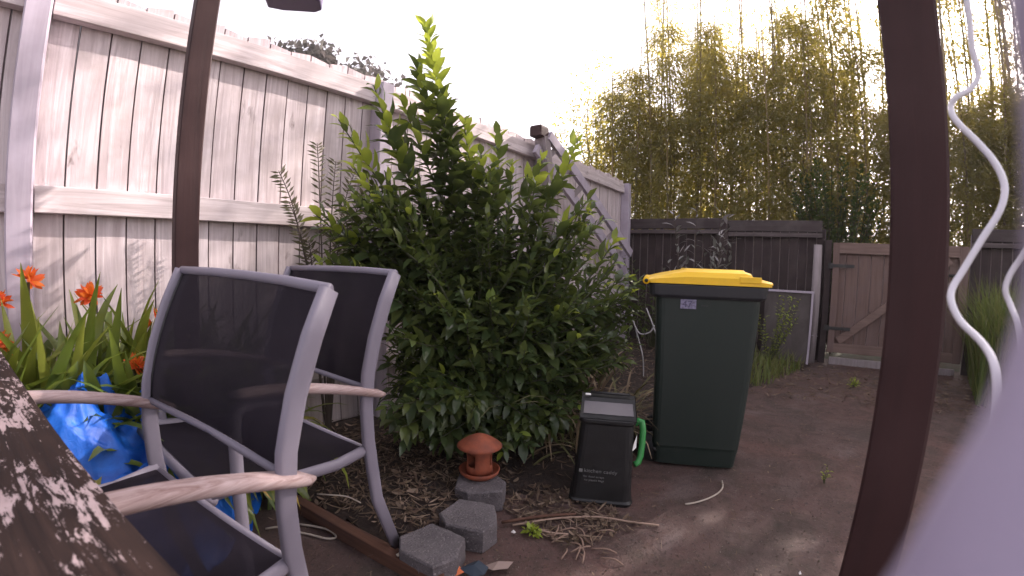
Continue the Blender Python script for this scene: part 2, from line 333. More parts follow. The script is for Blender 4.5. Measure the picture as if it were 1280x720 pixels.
def bed(P, top, st, name):
    xs = [p[0] for p in P]; ys = [p[1] for p in P]; mb = MB(); idx = {}
    nx = int((max(xs) - min(xs)) / st) + 1; ny = int((max(ys) - min(ys)) / st) + 1
    def vid(i, j):
        if (i, j) not in idx:
            x, y = min(xs) + i * st, min(ys) + j * st; inn = inpoly(x, y, P)
            idx[(i, j)] = len(mb.v); mb.v.append((x, y, bed_h(x, y, P, top) if inn else -.01))
        return idx[(i, j)]
    for i in range(nx):
        for j in range(ny):
            x, y = min(xs) + (i + .5) * st, min(ys) + (j + .5) * st
            if inpoly(x, y, P): mb.f.append((vid(i, j), vid(i + 1, j), vid(i + 1, j + 1), vid(i, j + 1))); mb.sm.append(True)
    mb.obj(name, M_SOIL, kind='structure')
bed(BED, .035, .045, 'garden_bed'); bed(BED2, .05, .06, 'garden_bed')

# ================================================================== WHITE FENCE (x = -2.25)
FX = -2.25
M_JOINT = mat('seam_shade_edge', (.30, .245, .25), .95)  # shade of the board seams put into the edge colour
wf = thing('white_fence', 'tall whitewashed timber fence of upright boards running down the left side', 'fence', (FX, 2.2, 0))
def paling_mesh(name, wd, h, th, m, seed):
    rnd = random.Random(seed); mb = MB(); a = wd / 2; e = rnd.uniform(-.012, .012)
    vs = [(0, -a, 0), (0, a, 0), (0, a, h + e), (0, -a, h - e), (th, -a + .0038, 0), (th, a - .0038, 0), (th, a - .0038, h + e), (th, -a + .0038, h - e)]
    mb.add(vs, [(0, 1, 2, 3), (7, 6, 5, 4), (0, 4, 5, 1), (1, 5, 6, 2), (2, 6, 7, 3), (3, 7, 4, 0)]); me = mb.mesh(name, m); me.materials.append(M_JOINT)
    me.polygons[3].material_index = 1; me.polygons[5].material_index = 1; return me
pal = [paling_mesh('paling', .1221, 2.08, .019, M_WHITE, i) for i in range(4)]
y = .039 - .1215 * 16; k = 0
while y < 5.50:
    o = link('paling', pal[k % 4], wf); wv_ = R(-.0025, .0025)
    o.location = (wv_, y + .0608 - 2.2, .03 + R(-.012, .012)); o.rotation_euler = (R(-.0003, .0003), 0, R(-.008, .008)); y += .1215; k += 1
def rail(y0, y1, z, h=.10, d=.046):
    MB().box((0, 0, 0), (d, y1 - y0, h), bev=0).obj('rail', M_WHITEY, wf, .003).location = (.0235 + d / 2, (y0 + y1) / 2 - 2.2, z + h / 2)
posts = [-1.75, -.115, 1.60, 3.40, 5.47]
for a, b in zip(posts[:-1], posts[1:]):
    for z in (.33, 1.165, 1.935): rail(a + .048, b - .048, z + R(-.006, .006), .105 if z < 1.5 else .118, .046 if z < 1.5 else .052)
for p in posts:
    MB().box((.0235 + .055, p - 2.2, 1.03), (.11, .09, 2.06), bev=.006).obj('post', M_POSTW, wf)

# ================================================================== DARK BACK FENCE AND GATE (y = 5.6)
BY = 5.6
df = thing('back_fence', 'low dark stained board fence across the far end, left of the gate', 'fence', (-1.0, BY, 0))
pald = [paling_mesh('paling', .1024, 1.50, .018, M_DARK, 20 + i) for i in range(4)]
def dark_run(par, x0, x1, ox, zt0, zt1):
    x = x0; k = 0
    while x < x1:
        o = link('paling', pald[k % 4], par); o.location = (x + .05 - ox, .0 + R(-.003, .003), -.03 + R(-.012, .012)); o.rotation_euler = (0, R(-.006, .006), -math.pi / 2); x += .1025; k += 1
    for (z, h, m, d) in ((1.455, .13, M_DARKX, .03), (1.392, .05, M_LEDGE, .07)):
        xs = x0
        while xs < x1 - .05:
            xe = min(x1, xs + 1.22 + R(-.1, .1)); t = (xs - x0) / max(.1, (x1 - x0)); dz = zt0 + (zt1 - zt0) * t
            MB().box((0, 0, 0), (xe - xs - .006, d, h)).obj('band_board' if m is M_DARKX else 'ledge_rail', m, par, .003).location = ((xs + xe) / 2 - ox, -.02 - d / 2, z + h / 2 + dz)
            xs = xe
dark_run(df, -2.20, .22, -1.0, .02, -.03)
for x in (-2.17, -.9): MB().box((x + 1.0, -.07, .77), (.09, .09, 1.54)).obj('post', M_DARK, df, .004)
df2 = thing('back_fence', 'dark stained board fence to the right of the bare timber gate', 'fence', (2.9, BY, 0))
dark_run(df2, 1.78, 4.3, 2.9, -.06, -.08)

gp = thing('gate_post', 'weathered grey round post on the left of the timber gate', 'post', (.165, 5.42, 0))
MB().tube([(0, 0, 0), (0, 0, .7), (.004, 0, 1.30)], [.052, .05, .046], 14).obj('shaft', M_GREYWOOD, gp)
MB().tube([(-.058, 0, .30), (0, -.056, .31), (.056, 0, .30)], .004, 6).obj('wire_tie', M_WIRE, gp)
gp2 = MB().box((0, 0, .68), (.075, .09, 1.36), bev=.005).obj('gate_post', M_DARK); gp2.location = (.285, 5.53, 0)
gp2['label'] = 'dark square post the gate hinges are fixed to'; gp2['category'] = 'post'
gt = thing('gate', 'bare timber garden gate with a diagonal brace', 'gate', (.345, 5.50, .10))
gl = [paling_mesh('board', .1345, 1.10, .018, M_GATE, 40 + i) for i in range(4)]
for i in range(10):
    o = link('board', gl[i % 4], gt); o.location = (.068 + i * .1335, .02 + R(-.002, .002), .07 + R(-.006, .006)); o.rotation_euler = (0, 0, -math.pi / 2)
for z, h in ((1.115, .118), (.035, .10)): MB().box((.678, -.028, z + h / 2), (1.26, .038, h)).obj('rail', M_GATEX, gt, .003)
for x in (.024, 1.335): MB().box((x, -.030, .63), (.07 if x < 1 else .09, .042, 1.20)).obj('stile', M_GATE, gt, .003)
a = Vector((.10, -.026, .16)); b = Vector((1.20, -.026, 1.09)); d = b - a
MB().box((0, 0, 0), (d.length, .034, .085), Matrix.Rotation(-math.atan2(d.z, d.x), 3, 'Y')).obj('brace', M_GATEX, gt, .003).location = (a + b) / 2
for z in (.30, .98):
    MB().box((.10, -.056, z), (.24, .006, .035), taper=1).box((-.035, -.05, z), (.05, .02, .06)).obj('hinge', M_BLACKPL, gt)
MB().box((1.25, -.056, .93), (.12, .012, .03)).tube([(1.20, -.07, .93), (1.31, -.07, .93)], .007, 8).obj('bolt', M_BLACKPL, gt)
gb = MB().box((0, 0, .035), (.62, .05, .085)).box((.72, .01, .03), (.56, .045, .075)).obj('sill_board', M_GREYWOOD, None, .004); gb.location = (.68, 5.47, 0)
gb['label'] = 'low weathered board lying on the ground under the gate'; gb['category'] = 'board'

# cement sheet panel box behind the bin
cp = thing('planter_box', 'grey cement sheet raised planter beside the round gate post', 'planter', (-.12, 5.2, 0))
MB().box((0, .0, .40), (.50, .012, .76)).obj('front_sheet', M_FIBRE, cp); MB().box((.246, .14, .40), (.010, .27, .76)).obj('side_sheet', M_FIBRE, cp)
MB().box((.0, -.012, .785), (.53, .034, .022)).obj('top_strip', M_POSTW, cp); MB().box((.25, -.013, .40), (.022, .02, .76)).obj('corner_strip', M_POSTW, cp)

# ================================================================== VERANDA POSTS
def vpost(x, y, s, label, h=2.6, rz=0.0):
    t = thing('veranda_post', label, 'post', (x, y, 0), rz)
    MB().box((0, 0, h / 2), (s, s, h), bev=.004).obj('shaft', M_BROWN, t); return t
t = vpost(-1.668, .402, .080, 'dark brown painted post standing behind the nearer chair', rz=-.08)
MB().box((.075, 0, 1.99), (.05, .07, .10)).box((-.062, 0, 1.90), (.022, .07, .24)).obj('bracket', M_BROWN, t, .004)
vpost(.163, .731, .075, 'thick dark brown post close to the camera on the right', rz=-.21)
t = thing('veranda_lamp', 'dark purple fitting hanging at the top edge above the fence', 'light fitting', (-1.36, .61, 1.86))
MB().prism([(-.10, -.035), (-.05, -.05), (.06, -.05), (.085, -.03), (.085, .03), (.06, .05), (-.05, .05), (-.10, .035)], -.016, .07, .1, .02).obj('body', mat('purple_enamel', (.10, .06, .16), .4), t, .006)
MB().tube([(0, 0, .07), (0, 0, .5)], .012, 8).obj('stem', M_BLACKPL, t); t.rotation_euler = (0, 0, .95)

# ================================================================== TABLE
tt = thing('table', 'dark outdoor table with flaking pale paint in the near left corner', 'table', (-.855, -.016, .025), .161)
yy = -.001; k = 0
pw = [.25, .13, .13, .13, .13, .13, .13]
for wd in pw:
    x0, x1 = -1.45, 1.05
    o = MB().grid(lambda u, v: (x0 + u * (x1 - x0), (v - .5) * (wd - .005), .003 * noise.noise(Vector((u * 9 + k * 7, v * 1.2, k))) - (.004 if abs(v - .5) > .46 else 0)), 60, 8, True).obj('plank', M_TABLE, tt)
    MB2 = MB().box(((x0 + x1) / 2, 0, -.011), (x1 - x0, wd - .006, .012)).mesh('plank_core', M_TABLE)
    bm_ = o.data; o.location = (0, yy - wd / 2, .718)
    # join core into the same plank mesh
    bm = bmesh.new(); bm.from_mesh(bm_); bm.from_mesh(MB2); bm.to_mesh(bm_); bm.free()
    yy -= wd; k += 1
MB().box((-.2, -.05, .652), (2.3, .028, .07)).obj('apron', M_TABLE, tt); MB().box((-.2, -.95, .652), (2.3, .028, .07)).obj('apron', M_TABLE, tt)
for x in (-1.3, .9):
    for y_ in (-.10, -.90): MB().box((x, y_, .343), (.07, .07, .686)).obj('leg', M_TABLE, tt, .004)

# ================================================================== CHAIRS
def make_chair(label, loc, th, s, zoff, af=.088):
    """loc on the plane; local +y faces the table; s scales everything above; legs reach the ground whatever zoff is"""
    t = thing('garden_chair', label, 'chair', (loc[0], loc[1], 0), th, 'sling chairs drawn up to the table')
    W = .283 * s; FY = -.315; Z = lambda z: zoff + z * s
    P = lambda x, y, z: (x, y * s, Z(z))
    for sd in (-1, 1):
        path = [(sd * (W + .006), -.322 * s, Z(.962)), (sd * (W + .004), -.285 * s, Z(.88)), (sd * (W + .002), -.248 * s, Z(.78)), (sd * W, -.222 * s, Z(.68)), (sd * W, -.212 * s, Z(.58)), (sd * W, -.214 * s, Z(.48)), (sd * W, -.235 * s, Z(.28)), (sd * W, FY * s, .002)]
        MB().tube(path, [.0205 * s, .0225 * s, .0225 * s, .0220 * s, .021 * s, .021 * s, .020 * s, .019 * s], 24, ref=(1, 0, 0), ry=.0105 * s, sq=.62).obj('back_leg', M_ALU, t)
        MB().lathe([(0.001, 0), (.017, 0), (.018, .012), (.001, .014)], 12, (sd * W, FY * s, -.002)).obj('foot_cap', M_BLACKPL, t)
        arm = [(sd * W, .205 * s, .002), (sd * W, .192 * s, Z(.35)), (sd * W, .180 * s, Z(.54 + af)), (sd * W, .172 * s, Z(.571 + af)), (sd * W, .150 * s, Z(.589 + af)), (sd * W, .105 * s, Z(.588 + af * .93)), (sd * W, .06 * s, Z(.596 + af * .84))]
        MB().tube(arm, .0165 * s, 12, ref=(1, 0, 0), ry=.0125 * s).obj('front_leg', M_ALU, t)
        # wooden arm: rounded plank following the rail
        ln = []; nseg = 16
        mb = MB(); vs = []; fs = []
        for i in range(nseg + 1):
            u = i / nseg; yv = (-.285 + u * .465) * s; zc = Z(.606 + af * 1.05 * math.sin(u * math.pi / 2))
            hw = .0265 * s * min(1, math.sqrt(max(0.02, 1 - max(0, (.12 - u) / .12) ** 2))) * (1 - .12 * u); hh = .0125 * s * min(1, .35 + min(u, 1 - u) * 9)
            for k in range(12):
                an = 2 * math.pi * k / 12; ca, sa = math.cos(an), math.sin(an)
                vs.append((sd * W + hw * math.copysign(abs(ca) ** .55, ca), yv, zc + hh * math.copysign(abs(sa) ** .7, sa)))
        fs = [(i * 12 + k, i * 12 + (k + 1) % 12, (i + 1) * 12 + (k + 1) % 12, (i + 1) * 12 + k) for i in range(nseg) for k in range(12)] + [tuple(range(12))[::-1], tuple(range(nseg * 12, nseg * 12 + 12))]
        mb.add(vs, fs, True).obj('armrest', M_ARM, t)
        srl = [(sd * (W - .006), -.214 * s, Z(.452)), (sd * (W - .006), -.10 * s, Z(.440)), (sd * (W - .006), .05 * s, Z(.452)), (sd * (W - .006), .20 * s, Z(.482)), (sd * (W - .012), .255 * s, Z(.478))]
        MB().tube(srl, .017 * s, 10, ref=(1, 0, 0), ry=.012 * s).obj('seat_rail', M_ALU, t)
    topz = Z(.962)
    MB().tube([(-W - .006, -.322 * s, topz), (-W * .5, -.334 * s, topz + .004), (0, -.338 * s, topz + .005), (W * .5, -.334 * s, topz + .004), (W + .006, -.322 * s, topz)], .0115 * s, 10).obj('top_rail', M_ALU, t)
    MB().tube([(-W, -.214 * s, Z(.640)), (0, -.232 * s, Z(.638)), (W, -.214 * s, Z(.640))], .0085 * s, 8).obj('lower_rail', M_ALU, t)
    MB().tube([(-W, -.214 * s, Z(.440)), (W, -.214 * s, Z(.440))], .013 * s, 10, ref=(0, 0, 1), ry=.0175 * s).obj('back_seat_rail', M_ALU, t)
    MB().tube([(-W, .252 * s, Z(.470)), (W, .252 * s, Z(.470))], .015 * s, 10).obj('front_seat_rail', M_ALU, t)
    def back(u, v):
        z = .646 + v * .312; y_ = -.218 - .10 * v ** 1.55; bow = -.014 * math.sin(u * math.pi)
        return (-W * .965 + 2 * W * .965 * u, (y_ + bow) * s, Z(z))
    MB().grid(back, 16, 12).obj('back_sling', M_MESH, t)
    for sd in (-1, 1):   # the dark piping cords the sling is held by
        MB().tube([(sd * W * .965, (-.218 - .10 * (i / 6) ** 1.55) * s, Z(.646 + .312 * i / 6)) for i in range(7)], .0035, 6).obj('piping', M_BLACKPL, t)
    def seat(u, v):
        y_ = -.205 + v * .45; z = .452 + (.03 * max(0, v - .35) / .65) - .026 * math.sin(math.pi * u) * math.sin(math.pi * min(1, v * 1.02 + .05))
        return (-W * .95 + 2 * W * .95 * u, y_ * s, Z(z) + .004)
    MB().grid(seat, 14, 14).obj('seat_sling', M_MESH, t)
    return t
c1_ = make_chair('nearer grey framed chair with dark sling, its seat beside the flaking table', (-.916, .037), 3.351, .95, .036, .100)
c1_.rotation_euler = (0, -.035, 3.351); c1_.location.z = .006
make_chair('farther grey framed chair with dark sling, standing against the leafy shrub', (-1.325, .495), 3.225, 1.03, -.035)

# ================================================================== WHEELIE BIN
def rr(u0, u1, v0, v1, r, z, n=4):
    pts = []
    for cx, cy, a0 in ((u1 - r, v1 - r, 0), (u0 + r, v1 - r, 90), (u0 + r, v0 + r, 180), (u1 - r, v0 + r, 270)):
        for i in range(n + 1):
            a = math.radians(a0 + 90 * i / n); pts.append((cx + r * math.cos(a), cy + r * math.sin(a), z))
    return pts
def loft(rings, caps=True, smooth=False):
    k = len(rings[0]); vs = [p for r in rings for p in r]; fs = [(i * k + j, i * k + (j + 1) % k, (i + 1) * k + (j + 1) % k, (i + 1) * k + j) for i in range(len(rings) - 1) for j in range(k)]
    if caps: fs += [tuple(range(k))[::-1], tuple(range((len(rings) - 1) * k, len(rings) * k))]
    return vs, fs, smooth
bn = thing('wheelie_bin', 'dark green wheelie bin with a yellow lid', 'wheelie bin', (-.640, 2.045, 0), .319)
vs, fs, _ = loft([rr(.045, .455, .03, .40, .035, .012), rr(.035, .462, .022, .41, .035, .10), rr(.030, .464, .018, .412, .035, .115), rr(.0, .497, .0, .45, .04, .855), rr(-.004, .50, -.004, .454, .04, .862)], True)
MB().add(vs, fs, False).obj('body', M_BIN, bn, .004)
vs, fs, _ = loft([rr(-.01, .505, -.010, .460, .042, .852), rr(-.035, .522, -.022, .472, .045, .866), rr(-.040, .527, -.026, .476, .045, .915), rr(-.034, .52, -.02, .47, .045, .922)], True)
MB().add(vs, fs, False).obj('rim', M_RIM, bn, .003)
# lid: domed, stepped towards the front
def lid(u, v):
    U = -.045 + .580 * u; e = min(1, min(v, 1 - v) / .13); h = .020 + .040 * min(1, max(0, (u - .02) / .30)) ** .8
    if u > .78: h = .060 - .011 * (u - .78) / .07 if u < .85 else .036 - .02 * (u - .86) / .14
    else: h = h - .001
    h *= .45 + .55 * math.sqrt(max(0, 1 - (1 - e) ** 2))
    step = .006 if (.30 < u < .80 and e >= 1) else 0
    return (U, -.032 + .514 * v, .928 + h + step)
mb = MB().grid(lid, 60, 26, False)
vs, fs, _ = loft([rr(-.047, .537, -.034, .484, .03, .921), rr(-.047, .537, -.034, .484, .03, .930)], True); mb.add(vs, fs)
# skirt between the rim of the lid and its dome
nU = 60
for side in (0, 1):
    base = len(mb.v); 
    for i in range(nU + 1):
        p = lid(i / nU, side); mb.v.append(p); mb.v.append((p[0], p[1], .929))
    for i in range(nU): mb.f.append((base + 2 * i, base + 2 * i + 1, base + 2 * i + 3, base + 2 * i + 2)); mb.sm.append(False)
for e in (0, 1):
    base = len(mb.v)
    for j in range(27):
        p = lid(e, j / 26); mb.v.append(p); mb.v.append((p[0], p[1], .929))
    for j in range(26): mb.f.append((base + 2 * j, base + 2 * j + 1, base + 2 * j + 3, base + 2 * j + 2)); mb.sm.append(False)
ld = mb.obj('lid', M_YEL, bn)
MB().box((.430, -.030, .950), (.10, .014, .028)).obj('side_lug', M_YEL, ld, .002)
MB().tube([(-.052, -.03, .930), (-.052, .49, .930)], .017, 14).obj('hinge_barrel', M_YEL, ld)
MB().tube([(-.052, -.034, .930), (-.052, .494, .930)], .009, 10).obj('hinge_pin', M_BLACKPL, ld)
for vv in (.075, .345):
    wh = MB().tube([(.045, vv - .018, .080), (.045, vv + .018, .080)], .080, 28, ref=(0, 0, 1)).obj('wheel', M_BLACKPL, bn, .006)
    MB().tube([(.045, vv - .022, .080), (.045, vv + .022, .080)], .045, 20, ref=(0, 0, 1)).obj('hub', M_RIM, wh, .004)
MB().tube([(.045, .03, .080), (.045, .40, .080)], .012, 8).obj('axle', M_BLACKPL, bn)
st = MB().box((0, 0, 0), (.074, .0012, .044)).obj('sticker', M_STICK, bn); st.location = (.150, -.0045, .826); st.rotation_euler = (-.022, 0, 0)
def text(body, size, loc, rot, m, parent, name='lettering', depth=.0004, sx=1):
    cu = bpy.data.curves.new(name, 'FONT'); cu.body = body; cu.size = size; cu.extrude = depth; cu.space_character = 1.05
    o = bpy.data.objects.new(name, cu); C.objects.link(o); dg = bpy.context.evaluated_depsgraph_get(); dg.update()
    me = bpy.data.meshes.new_from_object(o.evaluated_get(dg)); bpy.data.objects.remove(o); me.materials.clear(); me.materials.append(m)
    q = bpy.data.objects.new(name, me); C.objects.link(q); q.parent = parent; q.location = loc; q.rotation_euler = rot; q.scale = (sx, 1, 1); return q
text('47', .045, (-.028, -.0012, -.015), (math.pi / 2, 0, 0), M_INK, st)
for i in range(3): MB().box((.215 + i * .012, -.0035, .822 - i * .001), (.008, .001, .007)).obj('embossed_mark', M_RIM, bn)

# ================================================================== FOOD CADDY
kc = thing('kitchen_caddy', 'small black food scraps caddy with a green handle', 'caddy', (-.788, 1.495, 0), .44)
kc.scale = (1.06, 1.04, 1.03); kc.rotation_euler = (-.01, .025, .44)
vs, fs, _ = loft([rr(.018, .262, .01, .225, .03, .004), rr(.012, .266, .004, .228, .03, .022), rr(.020, .258, .010, .222, .03, .03), rr(.034, .236, .016, .215, .03, .355), rr(.026, .244, .008, .223, .03, .36), rr(.026, .244, .008, .223, .03, .376)], True)
MB().add(vs, fs).obj('body', M_BLACKPL, kc, .003)
mb = MB(); prof = [(.014, .376), (.02, .392), (.115, .415), (.13, .430), (.165, .437), (.215, .420), (.222, .376)]
vs = [(x, y, z) for y, z in prof for x in (.028, .242)]; k = len(prof)
fs = [(2 * i, 2 * i + 1, 2 * i + 3, 2 * i + 2) for i in range(k - 1)] + [tuple(2 * i for i in range(k))[::-1], tuple(2 * i + 1 for i in range(k)), (0, 2 * k - 2, 2 * k - 1, 1)]
mb.add(vs, fs).obj('lid', M_BLACKPL, kc, .003)
MB().grid(lambda u, v: (.040 + .190 * u, .022 + .088 * v, .3955 + .0225 * v + .0012 * noise.noise(Vector((u * 9, v * 7, 2)))), 14, 8).obj('lid_panel', M_CADLID, kc)
MB().tube([(.06, .145, .446), (.22, .145, .446)], .006, 8).obj('lid_ridge', M_BLACKPL, kc)
MB().box((.052, .125, .442), (.022, .014, .006)).obj('white_catch', M_LABEL, kc, .002)
MB().tube([(.245, .11, .335), (.262, .11, .352), (.272, .105, .35), (.280, .10, .32), (.282, .09, .26), (.280, .08, .21), (.272, .07, .185), (.258, .06, .18)], .013, 12, ref=(0, 1, 0), ry=.012).obj('handle', M_GREENPL, kc)
MB().add([(.238, .03, .245), (.256, .055, .255), (.254, .055, .31), (.243, .03, .285)], [(0, 1, 2, 3)]).obj('white_label', M_LABEL, kc)
text('kitchen caddy', .022, (.062, .0092, .152), (math.pi / 2 - .0185, 0, 0), M_TEXT, kc)
MB().box((.050, .0090, .158), (.014, .001, .014)).obj('emblem', M_TEXT, kc)
text('for food scraps', .0125, (.062, .0082, .130), (math.pi / 2 - .0185, 0, 0), M_TEXT, kc)
text('no plastic bags', .0125, (.066, .0076, .115), (math.pi / 2 - .0185, 0, 0), M_TEXT, kc)

# ================================================================== CONCRETE BLOCKS, BIRD FEEDER, EDGING
def rough_up(me, amp, seed, cuts=9):
    bm = bmesh.new(); bm.from_mesh(me); bmesh.ops.triangulate(bm, faces=[f for f in bm.faces if len(f.verts) > 4])
    bmesh.ops.subdivide_edges(bm, edges=bm.edges[:], cuts=cuts, use_grid_fill=True)
    for v in bm.verts:
        p = v.co * 38 + Vector((seed, 0, 0)); q = v.co * 9 + Vector((0, seed, 0)); v.co += v.normal * (amp * noise.noise(p) + amp * 1.6 * noise.noise(q))
    bm.to_mesh(me); bm.free()
hexa = [(-.105, -.03), (-.06, -.085), (.075, -.095), (.105, -.02), (.07, .085), (-.07, .095)]
for (x, y_, rz, s, lab) in ((-.930, .872, .15, 1.04, 'nearest grey concrete edging block, by the end of the timber edging'), (-.955, 1.088, .42, 1.02, 'middle grey concrete edging block of the three'), (-1.085, 1.300, .85, 1.02, 'grey concrete edging block under the terracotta bird feeder')):
    q = [(a * s, b * s) for a, b in hexa]
    mb = MB().prism(q, 0, .092, .05, .006); me = mb.mesh('concrete_block', M_CONC); rough_up(me, .0022, x * 9); o = link('concrete_block', me, None, 0, label=lab, category='concrete block', group='concrete blocks edging the garden bed')
    o.location = (x, y_, .0); o.rotation_euler = (R(-.02, .02), R(-.02, .02), rz)
bf = thing('bird_feeder', 'round terracotta bird feeder on the farthest concrete block', 'bird feeder', (-1.125, 1.345, .095))
MB().lathe([(.001, .0), (.066, 0), (.084, .016), (.088, .030), (.082, .031), (.074, .016), (.001, .014)], 32).obj('tray', M_TERRA, bf)
mb = MB(); seg = 32; rows = [.015, .05, .075, .105, .135]; holes = {(i, 1 + 0) for i in (18, 19, 20, 21, 22, 30, 31, 0, 8, 9, 10)} | {(i, 2) for i in (18, 19, 20, 21, 22, 30, 31, 0, 8, 9, 10)}
rad = [.058, .054, .053, .054, .058]
vs = [(rad[j] * math.cos(2 * math.pi * k / seg), rad[j] * math.sin(2 * math.pi * k / seg), rows[j]) for j in range(5) for k in range(seg)]
mb.add(vs, [(j * seg + k, j * seg + (k + 1) % seg, (j + 1) * seg + (k + 1) % seg, (j + 1) * seg + k) for j in range(4) for k in range(seg) if (k, j) not in holes], True)
o = mb.obj('body', M_TERRA, bf); sd_ = o.modifiers.new('wall', 'SOLIDIFY'); sd_.thickness = .008; o.rotation_euler = (0, 0, .55)
MB().lathe([(.001, .186), (.015, .185), (.035, .177), (.06, .163), (.084, .146), (.096, .136), (.090, .134), (.05, .152), (.001, .165)], 32).obj('roof', M_TERRA, bf)
ed = thing('timber_edging', 'narrow brown timber board edging the mulch bed behind the chairs', 'garden edging', (-1.30, .755, 0), .105)
MB().box((-.03, 0, .022), (1.02, .038, .062)).obj('board', M_EDGE, ed, .004)
MB().box((.08, .034, .012), (.74, .022, .045), Matrix.Rotation(.015, 3, 'Z')).obj('backing_strip', M_EDGE, ed, .003)

# ================================================================== TARPAULIN
def tarp(u, v):
    a = 2 * math.pi * u; rr_ = .02 + v * .44; x = rr_ * math.cos(a) * .85; y_ = rr_ * math.sin(a) * 1.25
    p = Vector((x * 5.2, y_ * 5.2, 1.3)); f1 = .5 - 1.4 * abs(noise.noise(p)) ; f2 = .35 - abs(noise.noise(p * 2.1 + Vector((3, 1, 0)))); f3 = .3 - abs(noise.noise(p * 4.6))
    lobe = .5 + .5 * math.sin(a * 5 + 2.2 * math.sin(a * 2)); fold = .085 * lobe * v * (1 - v * .5)
    h = .56 * (1 - min(1, v) ** 2.0) * (1 - .25 * max(0, math.cos(a - .9))) + .085 * f1 + .06 * f2 + .03 * f3 + .02 * math.sin(x * 26 + y_ * 9 + 5 * f1) + fold
    if v > .93: h = min(h, .05)
    return (x + .06 * noise.noise(p * 1.3 + Vector((9, 0, 0))) * (1 - v * .4), y_ + .07 * noise.noise(p * 1.1), max(.012 + .02 * abs(f2), h))
tp_ = MB().grid(tarp, 150, 46, False).obj('blue_tarpaulin', M_TARP, None, label='crumpled bright blue tarpaulin heaped behind the chair arm', category='tarpaulin'); tp_.location = (-1.70, .10, .0); tp_.rotation_euler = (0, 0, .3)
for p in tp_.data.polygons: p.use_smooth = True

# ================================================================== CABLES AND THE NEAR BLURRED CASING
cb1 = [(.197, .588, 1.60), (.197, .588, 1.327), (.196, .588, 1.259), (.200, .587, 1.228), (.187, .581, 1.208), (.171, .575, 1.198), (.165, .577, 1.187), (.167, .566, 1.168), (.182, .551, 1.141), (.193, .536, 1.116), (.197, .524, 1.091), (.190, .516, 1.067), (.173, .512, 1.039), (.155, .507, 1.008), (.144, .500, .990), (.142, .490, .977), (.148, .478, .962), (.157, .454, .950), (.160, .431, .939), (.158, .411, .925), (.153, .391, .902), (.145, .373, .877), (.140, .36, .82), (.138, .36, .747)]
cb2 = [(.205, .456, 1.5), (.205, .456, 1.10), (.200, .458, 1.055), (.191, .462, 1.027), (.182, .466, 1.007), (.179, .467, .993), (.183, .465, .981), (.181, .444, .968), (.181, .434, .951), (.179, .424, .934), (.174, .404, .900), (.17, .40, .80), (.17, .40, .747)]
def smooth_path(P, k=4):
    P = [Vector(p) for p in P]; out = []
    for i in range(len(P) - 1):
        p0, p1, p2, p3 = P[max(i - 1, 0)], P[i], P[i + 1], P[min(i + 2, len(P) - 1)]
        for j in range(k):
            t = j / k; out.append(.5 * ((2 * p1) + (p2 - p0) * t + (2 * p0 - 5 * p1 + 4 * p2 - p3) * t * t + (3 * p1 - p0 - 3 * p2 + p3) * t ** 3))
    return out + [P[-1]]
for pts, r_, lab in ((cb1, .0034, 'thick white coiled cable hanging in loops right of the dark post'), (cb2, .0024, 'thin white cable hanging at the far right edge')):
    MB().tube(smooth_path(pts), r_, 10).obj('cable', M_WHITEPL, None, label=lab, category='cable')
nb = [(.0359, .0570, 1.07), (0.0359, 0.0570, 1.0328), (0.0371, 0.0582, 1.0204), (0.0374, 0.0585, 1.0086), (0.0369, 0.0571, 0.9984), (0.0351, 0.0552, 0.9908), (0.0320, 0.0525, 0.9819), (0.0287, 0.0509, 0.9737), (0.0261, 0.0495, 0.9648), (.020, .048, .94), (.012, .045, .86), (.010, .044, .747)]
MB().tube(smooth_path(nb, 5), [.0125] * 56, 20).obj('white_casing', M_NEAR, None, label='blurred lilac white plastic casing right in front of the camera at the right edge', category='casing')

